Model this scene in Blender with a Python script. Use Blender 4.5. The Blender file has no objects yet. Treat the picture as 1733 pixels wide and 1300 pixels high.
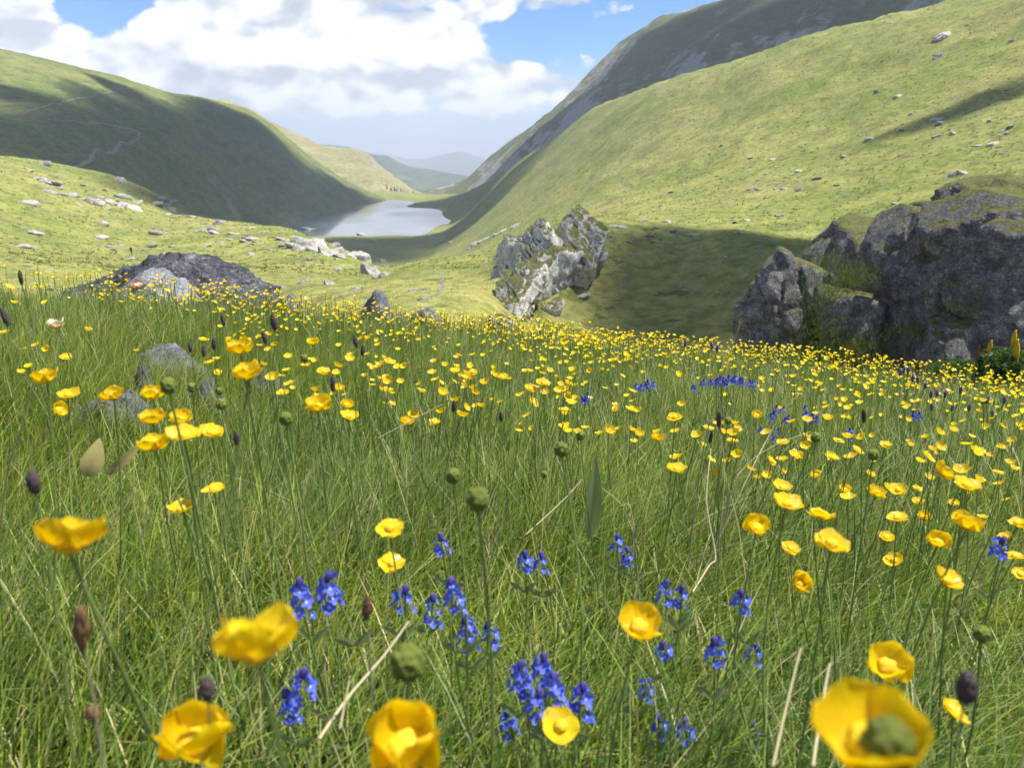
import bpy, bmesh, math, random
import numpy as np
from mathutils import Vector, Matrix, Euler

random.seed(7)
rng = np.random.default_rng(7)
scene = bpy.context.scene
COL = scene.collection
R = math.radians

# ------------------------------------------------------------------ camera
F_PX, CX, CY = 1300.0, 866.5, 650.0          # photograph is 1733 x 1300
PITCH = R(17.3)
CP, SP = math.cos(PITCH), math.sin(PITCH)
cam_d = bpy.data.cameras.new('camera')
cam_d.sensor_width = 36.0
cam_d.lens = 36.0 * F_PX / 1733.0
cam_d.clip_start = 0.02
cam_d.clip_end = 60000.0
cam_d.dof.use_dof = True
cam_d.dof.focus_distance = 2.6
cam_d.dof.aperture_fstop = 11.0
cam = bpy.data.objects.new('camera', cam_d)
cam.rotation_euler = (math.pi / 2 - PITCH, 0, 0)
COL.objects.link(cam)
scene.camera = cam

# ------------------------------------------------------------------ sun and sky
SUN_AZ, SUN_EL = R(78.0), R(65.0)            # azimuth from +Y (view direction) towards +X
SUN = Vector((math.sin(SUN_AZ) * math.cos(SUN_EL), math.cos(SUN_AZ) * math.cos(SUN_EL), math.sin(SUN_EL)))
sun_d = bpy.data.lights.new('sun', 'SUN')
sun_d.energy = 4.8
sun_d.angle = R(0.53)
sun_d.color = (1.0, 0.955, 0.87)
sun = bpy.data.objects.new('sun', sun_d)
sun.rotation_euler = SUN.to_track_quat('Z', 'Y').to_euler()
sun.location = (0, 0, 50)
COL.objects.link(sun)

scene.view_settings.view_transform = 'Standard'
scene.view_settings.look = 'None'
scene.view_settings.exposure = 0.95
scene.view_settings.gamma = 1.0
scene.view_settings.use_curve_mapping = False
scene.cycles.use_denoising = True
scene.cycles.max_bounces = 8
scene.cycles.diffuse_bounces = 3
scene.cycles.glossy_bounces = 2
scene.cycles.transmission_bounces = 4
scene.cycles.transparent_max_bounces = 12
scene.cycles.volume_bounces = 0
scene.cycles.use_adaptive_sampling = True
scene.cycles.adaptive_threshold = 0.02
scene.cycles.caustics_reflective = False
scene.cycles.caustics_refractive = False


class NT:
    """small node-tree helper"""
    def __init__(self, tree):
        self.t = tree
        for n in list(tree.nodes):
            tree.nodes.remove(n)

    def n(self, typ, **kw):
        nd = self.t.nodes.new(typ)
        for k, v in kw.items():
            setattr(nd, k, v)
        return nd

    def set(self, sock, v):
        if isinstance(v, bpy.types.NodeSocket):
            self.t.links.new(v, sock)
        elif v is not None:
            if hasattr(sock.default_value, '__len__') and not hasattr(v, '__len__'):
                v = [v] * len(sock.default_value)
            if hasattr(v, '__len__') and len(v) == 3 and len(sock.default_value) == 4:
                v = (*v, 1.0)
            sock.default_value = v

    def math(self, op, a, b=None, c=None, clamp=False):
        m = self.n('ShaderNodeMath', operation=op, use_clamp=clamp)
        for i, v in enumerate((a, b, c)):
            if v is not None:
                self.set(m.inputs[i], v)
        return m.outputs[0]

    def vmath(self, op, a, b=None):
        m = self.n('ShaderNodeVectorMath', operation=op)
        self.set(m.inputs[0], a)
        if b is not None:
            self.set(m.inputs[1], b)
        return m.outputs['Value'] if op in ('DOT_PRODUCT', 'LENGTH', 'DISTANCE') else m.outputs[0]

    def noise(self, vec, scale, detail=4, rough=0.55, dist=0.0, col=False, lac=2.0):
        m = self.n('ShaderNodeTexNoise')
        self.set(m.inputs['Vector'], vec)
        self.set(m.inputs['Scale'], scale)
        self.set(m.inputs['Detail'], detail)
        self.set(m.inputs['Roughness'], rough)
        self.set(m.inputs['Lacunarity'], lac)
        self.set(m.inputs['Distortion'], dist)
        return m.outputs['Color' if col else 'Fac']

    def voro(self, vec, scale, feature='F1', out='Distance', rand=1.0):
        m = self.n('ShaderNodeTexVoronoi', feature=feature)
        self.set(m.inputs['Vector'], vec)
        self.set(m.inputs['Scale'], scale)
        self.set(m.inputs['Randomness'], rand)
        return m.outputs[out]

    def step(self, v, lo, hi, a=0.0, b=1.0):
        m = self.n('ShaderNodeMapRange', interpolation_type='SMOOTHSTEP')
        for i, x in enumerate((v, lo, hi, a, b)):
            self.set(m.inputs[i], x)
        return m.outputs[0]

    def mix(self, fac, a, b, blend='MIX'):
        m = self.n('ShaderNodeMix', data_type='RGBA', blend_type=blend)
        self.set(m.inputs[0], fac)
        self.set(m.inputs[6], a)
        self.set(m.inputs[7], b)
        return m.outputs[2]

    def bump(self, h, strength=0.5, dist=0.1, normal=None):
        m = self.n('ShaderNodeBump')
        self.set(m.inputs['Strength'], strength)
        self.set(m.inputs['Distance'], dist)
        self.set(m.inputs['Height'], h)
        if normal is not None:
            self.set(m.inputs['Normal'], normal)
        return m.outputs[0]


def build_world():
    w = bpy.data.worlds.new('World')
    scene.world = w
    w.use_nodes = True
    g = NT(w.node_tree)
    out = g.n('ShaderNodeOutputWorld')
    bg = g.n('ShaderNodeBackground')
    sky = g.n('ShaderNodeTexSky', sky_type='NISHITA')
    sky.sun_disc = False
    sky.sun_elevation = SUN_EL
    sky.sun_rotation = SUN_AZ
    sky.altitude = 1500
    sky.air_density = 1.0
    sky.dust_density = 0.1
    sky.ozone_density = 2.5
    tc = g.n('ShaderNodeTexCoord')
    d = g.vmath('NORMALIZE', tc.outputs['Generated'])
    sp = g.n('ShaderNodeSeparateXYZ')
    g.set(sp.inputs[0], d)
    az = g.math('ARCTAN2', sp.outputs[0], sp.outputs[1])
    el = g.math('ARCSINE', sp.outputs[2])
    q = g.n('ShaderNodeCombineXYZ')
    g.set(q.inputs[0], az)
    g.set(q.inputs[1], el)
    q = q.outputs[0]

    def blob(c, r, amp):
        v = g.vmath('SUBTRACT', q, (c[0], c[1], 0))
        v = g.vmath('DIVIDE', v, (r[0], r[1], 1))
        e = g.math('EXPONENT', g.math('MULTIPLY', g.vmath('DOT_PRODUCT', v, v), -1.0))
        return g.math('MULTIPLY', e, amp)

    # cumulus cover: drifts of cloud at these bearings and heights over the valley (radians)
    blobs = [((-0.22, 0.130), (0.24, 0.060), 0.34), ((-0.56, 0.11), (0.18, 0.07), 0.30),
             ((-0.06, 0.075), (0.16, 0.035), 0.24), ((0.05, 0.168), (0.07, 0.02), 0.16),
             ((-0.452, 0.150), (0.050, 0.034), -0.60), ((0.03, 0.118), (0.085, 0.024), -0.34),
             ((0.20, 0.14), (0.07, 0.045), -0.36), ((-0.1, 0.015), (0.6, 0.018), -0.20),
             ((0.17, 0.176), (0.035, 0.01), 0.22)]
    bias = None
    for b in blobs:
        s = blob(*b)
        bias = s if bias is None else g.math('ADD', bias, s)

    def density(vec, fine=True):
        p = g.vmath('MULTIPLY', vec, (1.0, 1.0, 1.75))
        big = g.noise(p, 6.0, 6 if fine else 4, 0.58, 0.25)
        bil = g.voro(g.vmath('ADD', p, g.vmath('MULTIPLY', g.noise(p, 16, 2, 0.5, 0, True), (0.05, 0.05, 0.05))), 24.0)
        return g.math('ADD', big, g.math('MULTIPLY', g.math('SUBTRACT', 0.42, bil), 0.22))

    dens = density(d)
    lit = density(g.vmath('ADD', d, (0.018, 0.0, 0.030)), False)
    total = g.math('ADD', dens, bias)
    mask = g.step(total, 0.50, 0.60)
    shade = g.math('SUBTRACT', dens, lit)
    thick = g.step(total, 0.60, 0.98)
    lowgrey = g.step(el, 0.115, 0.045)
    br = g.step(shade, -0.17, 0.10)
    br = g.math('SUBTRACT', br, g.math('MULTIPLY', g.math('MULTIPLY', thick, lowgrey), 0.30), clamp=True)
    ccol = g.mix(br, (4.6, 4.95, 5.6, 1), (9.0, 9.0, 9.0, 1))
    # thin veil of vapour low over the horizon
    veil = g.step(el, 0.11, 0.0, 0.0, 0.85)
    base = g.mix(veil, g.mix(1.0, sky.outputs[0], (0.62, 0.86, 1.18, 1), 'MULTIPLY'), (6.0, 6.5, 7.3, 1))
    col = g.mix(mask, base, ccol)
    g.set(bg.inputs[0], col)
    g.set(bg.inputs[1], 0.08)
    w.node_tree.links.new(bg.outputs[0], out.inputs[0])
    w.cycles.sampling_method = 'MANUAL'
    w.cycles.sample_map_resolution = 512


build_world()


# ------------------------------------------------------------------ helpers
def pix_dir(px, py):
    xc, yc = (px - CX) / F_PX, -(py - CY) / F_PX
    return np.array((xc, CP + yc * SP, -SP + yc * CP))


def pix_at_depth(px, py, depth):
    return pix_dir(px, py) * depth


def pix_az_t(px, py):
    x, y, z = pix_dir(px, py)
    return math.atan2(x, y), z / math.hypot(x, y)


def project(p):
    x, y, z = p
    depth = y * CP - z * SP
    yc = (y * SP + z * CP) / depth
    return CX + F_PX * x / depth, CY - F_PX * yc, depth


_perm = np.random.default_rng(3).permutation(512).astype(np.int64)
_perm = np.concatenate((_perm, _perm, _perm))
_grad = np.random.default_rng(5).normal(size=(512, 3))
_grad /= np.linalg.norm(_grad, axis=1)[:, None]


def perlin(p):
    p = np.asarray(p, float)
    i = np.floor(p).astype(np.int64)
    f = p - i
    i &= 511
    u = f * f * f * (f * (f * 6 - 15) + 10)
    res = 0.0
    for dx in (0, 1):
        for dy in (0, 1):
            for dz in (0, 1):
                h = _perm[_perm[_perm[(i[:, 0] + dx) & 511] + ((i[:, 1] + dy) & 511)] + ((i[:, 2] + dz) & 511)] & 511
                gv = _grad[h]
                dot = gv[:, 0] * (f[:, 0] - dx) + gv[:, 1] * (f[:, 1] - dy) + gv[:, 2] * (f[:, 2] - dz)
                wx = u[:, 0] if dx else 1 - u[:, 0]
                wy = u[:, 1] if dy else 1 - u[:, 1]
                wz = u[:, 2] if dz else 1 - u[:, 2]
                res = res + dot * wx * wy * wz
    return res * 1.6


def fbm(p, octaves=4, gain=0.5, lac=2.03, ridged=False):
    p = np.asarray(p, float)
    a, s, tot = 1.0, 0.0, 0.0
    for o in range(octaves):
        n = perlin(p * lac ** o + 17.3 * o)
        if ridged:
            n = 1 - 2 * np.abs(n)
        s = s + a * n
        tot += a
        a *= gain
    return s / tot


def new_mesh(name, verts, faces=None, quads=None, tris=None, smooth=True):
    me = bpy.data.meshes.new(name)
    v = np.asarray(verts, np.float32)
    if faces is not None:
        me.from_pydata([tuple(map(float, x)) for x in v], [], faces)
    else:
        loops, starts, off = [], [], 0
        if quads is not None and len(quads):
            qd = np.asarray(quads, np.int32)
            loops.append(qd.ravel())
            starts.append(np.arange(len(qd), dtype=np.int32) * 4)
            off = qd.size
        if tris is not None and len(tris):
            tr = np.asarray(tris, np.int32)
            loops.append(tr.ravel())
            starts.append(off + np.arange(len(tr), dtype=np.int32) * 3)
        loops, starts = np.concatenate(loops), np.concatenate(starts)
        me.vertices.add(len(v))
        me.vertices.foreach_set('co', v.ravel())
        me.loops.add(len(loops))
        me.loops.foreach_set('vertex_index', loops)
        me.polygons.add(len(starts))
        me.polygons.foreach_set('loop_start', starts)
        me.update(calc_edges=True)
    if smooth and len(me.polygons):
        me.polygons.foreach_set('use_smooth', np.ones(len(me.polygons), bool))
    me.update()
    return me


def vcol(me, cols):
    a = me.color_attributes.new('tint', 'FLOAT_COLOR', 'POINT')
    c = np.ones((len(me.vertices), 4), np.float32)
    c[:, :3] = cols
    a.data.foreach_set('color', c.ravel())


def obj(name, me, mat=None, parent=None, loc=None, rot=None, scale=None):
    o = bpy.data.objects.new(name, me)
    COL.objects.link(o)
    if mat is not None and me is not None and not me.materials:
        me.materials.append(mat)
    if parent is not None:
        o.parent = parent
    if loc is not None:
        o.location = loc
    if rot is not None:
        o.rotation_euler = rot
    if scale is not None:
        o.scale = scale if hasattr(scale, '__len__') else (scale,) * 3
    return o


def tag(o, label, cat, group=None):
    o['label'], o['category'] = label, cat
    if group:
        o['group'] = group
    return o


def kind(o, k):
    o['kind'] = k
    return o


# ------------------------------------------------------------------ materials
MATS = {}


def mat(name, fn):
    m = bpy.data.materials.new(name)
    m.use_nodes = True
    g = NT(m.node_tree)
    g.out = g.n('ShaderNodeOutputMaterial')
    fn(g)
    MATS[name] = m
    return m


def principled(g, col, rough=0.8, spec=0.3, normal=None, **kw):
    b = g.n('ShaderNodeBsdfPrincipled')
    g.set(b.inputs['Base Color'], col)
    g.set(b.inputs['Roughness'], rough)
    g.set(b.inputs['Specular IOR Level'], spec)
    if normal is not None:
        g.set(b.inputs['Normal'], normal)
    for k, v in kw.items():
        g.set(b.inputs[k.replace('_', ' ')], v)
    return b.outputs[0]


def leafy(g, col, trans=0.35, rough=0.5, spec=0.25, tcol=None, normal=None):
    p = principled(g, col, rough, spec, normal)
    t = g.n('ShaderNodeBsdfTranslucent')
    g.set(t.inputs[0], tcol if tcol is not None else col)
    mx = g.n('ShaderNodeMixShader')
    g.set(mx.inputs[0], trans)
    g.set(mx.inputs[1], p)
    g.set(mx.inputs[2], t.outputs[0])
    g.t.links.new(mx.outputs[0], g.out.inputs[0])


def pos(g):
    return g.n('ShaderNodeNewGeometry').outputs['Position']


def turf_material(name, c_light, c_green, c_brown, c_rock, rock_amt, s, bump, tuft=1.0, scree=0.0, steep=(0.55, 0.75)):
    """hillside turf: dry and green grass in drifts, dark tussocks, bare rock where steep"""
    def fn(g):
        geo = g.n('ShaderNodeNewGeometry')
        p = geo.outputs['Position']
        nz = g.n('ShaderNodeSeparateXYZ')
        g.set(nz.inputs[0], geo.outputs['Normal'])
        flat = g.vmath('MULTIPLY', p, (1, 1, 2.2))
        n1 = g.noise(flat, 0.018 * s, 5, 0.6)
        n2 = g.noise(flat, 0.11 * s, 6, 0.65, 0.4)
        n3 = g.noise(flat, 0.75 * s, 5, 0.7)
        c = g.mix(g.step(g.math('ADD', g.math('MULTIPLY', n1, 0.5), g.math('MULTIPLY', n2, 0.5)), 0.40, 0.60), c_light, c_green)
        c = g.mix(g.step(g.math('ADD', n2, g.math('MULTIPLY', n3, 0.4)), 0.70, 0.90, 0, 0.75), c, c_brown)
        fine = g.noise(flat, 4.0 * s, 3, 0.6)
        c = g.mix(1.0, c, g.mix(fine, (0.62, 0.62, 0.62, 1), (1.4, 1.4, 1.4, 1)), 'MULTIPLY')
        c = g.mix(1.0, c, g.mix(g.step(n3, 0.3, 0.7), (0.66, 0.68, 0.68, 1), (1.34, 1.30, 1.28, 1)), 'MULTIPLY')
        # low dark mats of juniper and bilberry
        t1 = g.noise(g.vmath('MULTIPLY', p, (1, 1, 3.2)), 0.33 * s, 3, 0.6, 0.3)
        c = g.mix(g.step(t1, 0.585, 0.66, 0, 0.65 * tuft), c, tuple(0.42 * x for x in c_green[:3]) + (1,))
        t2 = g.noise(g.vmath('MULTIPLY', p, (1, 1, 4.0)), 0.10 * s, 5, 0.68, 0.5)
        c = g.mix(g.step(t2, 0.53, 0.66, 0, 0.55 * tuft), c, tuple(0.6 * x for x in c_green[:3]) + (1,))
        c = g.mix(g.step(t2, 0.44, 0.33, 0, 0.5), c, tuple(1.25 * x for x in c_light[:3]) + (1,))
        # rock on steep faces and scree drifts
        rk = g.noise(p, 0.5 * s, 6, 0.65)
        rcol = g.mix(rk, tuple(0.45 * x for x in c_rock[:3]) + (1,), tuple(1.35 * x for x in c_rock[:3]) + (1,))
        steepm = g.step(g.math('ADD', nz.outputs[2], g.math('MULTIPLY', g.math('SUBTRACT', n2, 0.5), 0.5)), steep[1], steep[0])
        speck = g.step(g.math('ADD', g.noise(flat, 0.9 * s, 4, 0.7), g.math('MULTIPLY', n2, 0.35)), 0.80, 0.86, 0, rock_amt)
        m = g.math('MAXIMUM', steepm, speck)
        if scree > 0:
            st = g.noise(g.vmath('MULTIPLY', p, (1.0, 0.35, 0.25)), 0.010 * s, 5, 0.62, 0.8)
            m = g.math('MAXIMUM', m, g.step(st, 0.66 - 0.12 * scree, 0.72 - 0.12 * scree, 0, 0.9))
        c = g.mix(m, c, rcol)
        h = g.math('ADD', g.math('MULTIPLY', n3, 0.6), g.math('MULTIPLY', fine, 0.3))
        h = g.math('ADD', h, g.math('MULTIPLY', g.math('MULTIPLY', rk, m), 1.2))
        sh = principled(g, c, 0.95, 0.1, g.bump(h, 0.9, bump))
        g.t.links.new(sh, g.out.inputs[0])
    return mat(name, fn)


def rock_material(name, dark, light, lichen, s=1.0, grass=0.0, strata=(0.3, 0.2, 1.0), moss_cut=0.62, bump=0.03, vary=False):
    def fn(g):
        geo = g.n('ShaderNodeNewGeometry')
        tc = g.n('ShaderNodeTexCoord')
        p = tc.outputs['Object']
        nz = g.n('ShaderNodeSeparateXYZ')
        g.set(nz.inputs[0], geo.outputs['Normal'])
        warp = g.vmath('MULTIPLY', g.noise(p, 1.3 * s, 4, 0.6, 0, True), (0.5, 0.5, 0.5))
        pw = g.vmath('ADD', p, warp)
        lay = g.noise(g.vmath('MULTIPLY', pw, tuple(6 * a for a in strata)), 1.4 * s, 6, 0.68)
        n1 = g.noise(p, 1.1 * s, 8, 0.68)
        n2 = g.noise(p, 9.0 * s, 5, 0.7)
        c = g.mix(g.step(g.math('ADD', g.math('MULTIPLY', lay, 0.5), g.math('MULTIPLY', n1, 0.5)), 0.38, 0.62), dark, light)
        c = g.mix(g.step(g.math('ADD', n2, g.math('MULTIPLY', n1, 0.6)), 0.84, 1.0, 0, 0.75), c, lichen)
        c = g.mix(1.0, c, g.mix(g.noise(p, 30.0 * s, 3, 0.7), (0.6, 0.6, 0.6, 1), (1.4, 1.4, 1.4, 1)), 'MULTIPLY')
        cr = g.voro(pw, 2.1 * s, 'DISTANCE_TO_EDGE')
        crk = g.step(cr, 0.0, 0.05)
        h = g.math('ADD', g.math('MULTIPLY', lay, 0.7), g.math('MULTIPLY', n2, 0.35))
        h = g.math('ADD', h, g.math('MULTIPLY', crk, 0.5))
        h = g.math('ADD', h, g.math('MULTIPLY', n1, 0.7))
        c = g.mix(1.0, c, g.mix(g.n('ShaderNodeObjectInfo').outputs['Random'], (0.62, 0.62, 0.64, 1), (1.08, 1.06, 1.02, 1)), 'MULTIPLY') if vary else c
        if grass > 0:
            gm = g.step(g.math('ADD', nz.outputs[2], g.math('MULTIPLY', g.math('SUBTRACT', n1, 0.5), 1.1)), moss_cut, moss_cut + 0.18, 0, grass)
            gc = g.mix(n2, (0.05, 0.075, 0.016, 1), (0.16, 0.15, 0.05, 1))
            gc = g.mix(g.step(g.noise(p, 0.8 * s, 3), 0.5, 0.66), gc, (0.13, 0.105, 0.045, 1))
            c = g.mix(gm, c, gc)
        sh = principled(g, c, 0.92, 0.2, g.bump(h, 1.0, bump))
        g.t.links.new(sh, g.out.inputs[0])
    return mat(name, fn)


def tint_leaf(name, trans, rough, spec, boost=1.0):
    def fn(g):
        a = g.n('ShaderNodeAttribute', attribute_name='tint')
        c = a.outputs['Color']
        t = g.mix(1.0, c, (1.15 * boost, 1.25 * boost, 0.7 * boost, 1), 'MULTIPLY')
        leafy(g, c, trans, rough, spec, t)
    return mat(name, fn)


M_GRASS = tint_leaf('grass_blades', 0.40, 0.45, 0.35)
M_TUFT = tint_leaf('tussock_blades', 0.35, 0.7, 0.1)


def flat_mat(name, col, rough=0.7, spec=0.3, var=0.25, scale=60.0, trans=0.0, tcol=None, bump=0.0, vstep=None, colb=None):
    def fn(g):
        p = g.n('ShaderNodeTexCoord').outputs['Object']
        oi = g.n('ShaderNodeObjectInfo').outputs['Random']
        n = g.noise(p, scale, 4, 0.6)
        c = g.mix(n, tuple(x * (1 - var) for x in col) + (1,), tuple(min(1, x * (1 + var)) for x in (colb or col)) + (1,))
        c = g.mix(1.0, c, g.mix(oi, (0.86, 0.84, 0.86, 1), (1.1, 1.12, 1.1, 1)), 'MULTIPLY')
        nrm = g.bump(n, 0.6, bump) if bump else None
        if trans:
            leafy(g, c, trans, rough, spec, tcol or c, nrm)
        else:
            g.t.links.new(principled(g, c, rough, spec, nrm), g.out.inputs[0])
    return mat(name, fn)




def petal_fn(g):
    p = g.n('ShaderNodeTexCoord').outputs['Object']
    oi = g.n('ShaderNodeObjectInfo').outputs['Random']
    vein = g.noise(g.vmath('MULTIPLY', p, (1.2, 14, 1.2)), 2.2, 4, 0.6)
    patch = g.noise(p, 2.5, 3, 0.5)
    c = g.mix(g.step(vein, 0.35, 0.65), (0.88, 0.63, 0.003, 1), (0.95, 0.74, 0.012, 1))
    c = g.mix(g.step(patch, 0.5, 0.75, 0, 0.5), c, (0.95, 0.66, 0.0, 1))
    c = g.mix(1.0, c, g.mix(oi, (0.88, 0.80, 0.9, 1), (1.04, 1.06, 1.0, 1)), 'MULTIPLY')
    leafy(g, c, 0.42, 0.24, 0.6, g.mix(1.0, c, (1.02, 0.98, 0.5, 1), 'MULTIPLY'), g.bump(vein, 0.35, 0.02))


M_PETAL = mat('buttercup_petal', petal_fn)
M_FADED = flat_mat('faded_petal', (0.80, 0.72, 0.52), 0.5, 0.3, 0.15, 300, 0.3, (0.85, 0.6, 0.3, 1))
M_STAMEN = flat_mat('stamen', (0.92, 0.66, 0.04), 0.6, 0.2, 0.2, 9, 0.35)
M_STEM = flat_mat('flower_stem', (0.25, 0.33, 0.09), 0.55, 0.3, 0.3, 80, 0.3)
M_SEED = flat_mat('seed_cluster', (0.16, 0.20, 0.03), 0.6, 0.3, 0.35, 700, 0.1, bump=0.001)
def blue_fn(g):
    p = g.n('ShaderNodeTexCoord').outputs['Object']
    oi = g.n('ShaderNodeObjectInfo').outputs['Random']
    c = g.mix(oi, (0.060, 0.105, 0.62, 1), (0.15, 0.20, 0.80, 1))
    c = g.mix(g.step(g.noise(p, 3.0, 3), 0.45, 0.7, 0, 0.5), c, (0.20, 0.24, 0.85, 1))
    flat = g.vmath('LENGTH', g.vmath('MULTIPLY', p, (1, 1, 0)))
    c = g.mix(g.step(flat, 0.30, 0.12), c, (0.62, 0.64, 0.86, 1))
    leafy(g, c, 0.35, 0.5, 0.3, c)


M_BLUE = mat('speedwell_petal', blue_fn)
M_PURPLE = flat_mat('purple_bud', (0.085, 0.06, 0.26), 0.6, 0.2, 0.3, 600, 0.1)
M_MAUVE = flat_mat('mauve_bud', (0.20, 0.155, 0.30), 0.6, 0.2, 0.35, 300, 0.2)
M_DARKSPIKE = flat_mat('dark_spike', (0.115, 0.085, 0.085), 0.8, 0.1, 0.5, 900, 0.1, bump=0.001)
M_BROWNSPIKE = flat_mat('brown_spike', (0.20, 0.115, 0.06), 0.8, 0.1, 0.4, 500, 0.2)
M_STRAW = flat_mat('straw', (0.47, 0.40, 0.24), 0.6, 0.3, 0.25, 60, 0.15)
M_LEAF = flat_mat('dock_leaf', (0.24, 0.28, 0.11), 0.5, 0.3, 0.3, 90, 0.4, (0.3, 0.36, 0.12, 1), 0.001)
M_DEADLEAF = flat_mat('withered_leaf', (0.36, 0.31, 0.12), 0.6, 0.2, 0.3, 70, 0.3, None, 0.001)
M_YSPIKE = flat_mat('yellow_spike', (0.70, 0.48, 0.02), 0.6, 0.2, 0.35, 60, 0.2)
M_BUSH = flat_mat('bush_leaf', (0.055, 0.105, 0.022), 0.55, 0.3, 0.45, 6.0, 0.3, (0.10, 0.18, 0.03, 1))

# ------------------------------------------------------------------ terrain
LAKE_Z = -95.0


def lake_r(px, py, z=LAKE_Z):
    return z / pix_az_t(px, py)[1]


class Relief:
    """smooth surface through surveyed points; stored as slope T = z / r over (bearing, log distance)"""
    KA = 3.2

    def __init__(self, pts, smooth=1e-4):
        P, T = [], []
        for p in pts:
            if p[0] == 'z':                   # ('z', px, r, z): point on the bearing of column px
                az = math.atan2((p[1] - CX) / F_PX, CP)
                P.append((az, p[2])); T.append(p[3] / p[2])
            else:
                az, t = pix_az_t(p[0], p[1])
                P.append((az, p[2])); T.append(t)
        P = np.array(P)
        self.X = np.stack((P[:, 0] * self.KA, np.log(P[:, 1])), 1)
        T = np.array(T)
        n = len(T)
        A = self.phi(np.linalg.norm(self.X[:, None] - self.X[None], axis=2)) + np.eye(n) * smooth
        Q = np.concatenate((np.ones((n, 1)), self.X), 1)
        S = np.block([[A, Q], [Q.T, np.zeros((3, 3))]])
        self.w = np.linalg.solve(S, np.concatenate((T, np.zeros(3))))

    @staticmethod
    def phi(d):
        d = np.maximum(d, 1e-9)
        return d * d * np.log(d)

    def T(self, az, r):
        sh = np.shape(az)
        q = np.stack((np.ravel(az) * self.KA, np.log(np.ravel(r))), 1)
        out = np.empty(len(q))
        for i in range(0, len(q), 20000):
            c = q[i:i + 20000]
            k = self.phi(np.linalg.norm(c[:, None] - self.X[None], axis=2))
            out[i:i + 20000] = k @ self.w[:-3] + self.w[-3] + c @ self.w[-2:]
        return out.reshape(sh)


def meadow_plain(x, y):
    d = np.maximum(np.hypot(x, y) - 5.0, 0.0)
    return -0.58 - 0.1028 * x - 0.183 * y - 0.030 * d * d / (1 + d / 6)


def meadow_z(x, y):
    x, y = np.asarray(x, float), np.asarray(y, float)
    r2 = x * x + y * y
    p = np.stack((x.ravel(), y.ravel(), np.zeros(x.size)), 1)
    bump = (perlin(p * 0.9) * 0.035 + perlin(p * 2.7 + 9) * 0.018).reshape(x.shape)
    bump = bump * np.clip((np.sqrt(r2) - 0.2) / 1.0, 0.3, 1)
    big = (perlin(p * 0.22 + 4) * 0.10).reshape(x.shape) * np.clip(np.sqrt(r2) / 6, 0, 1)
    return meadow_plain(x, y) + bump + big


def mz(x, y):
    return float(meadow_z(np.array([x]), np.array([y]))[0])


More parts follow.
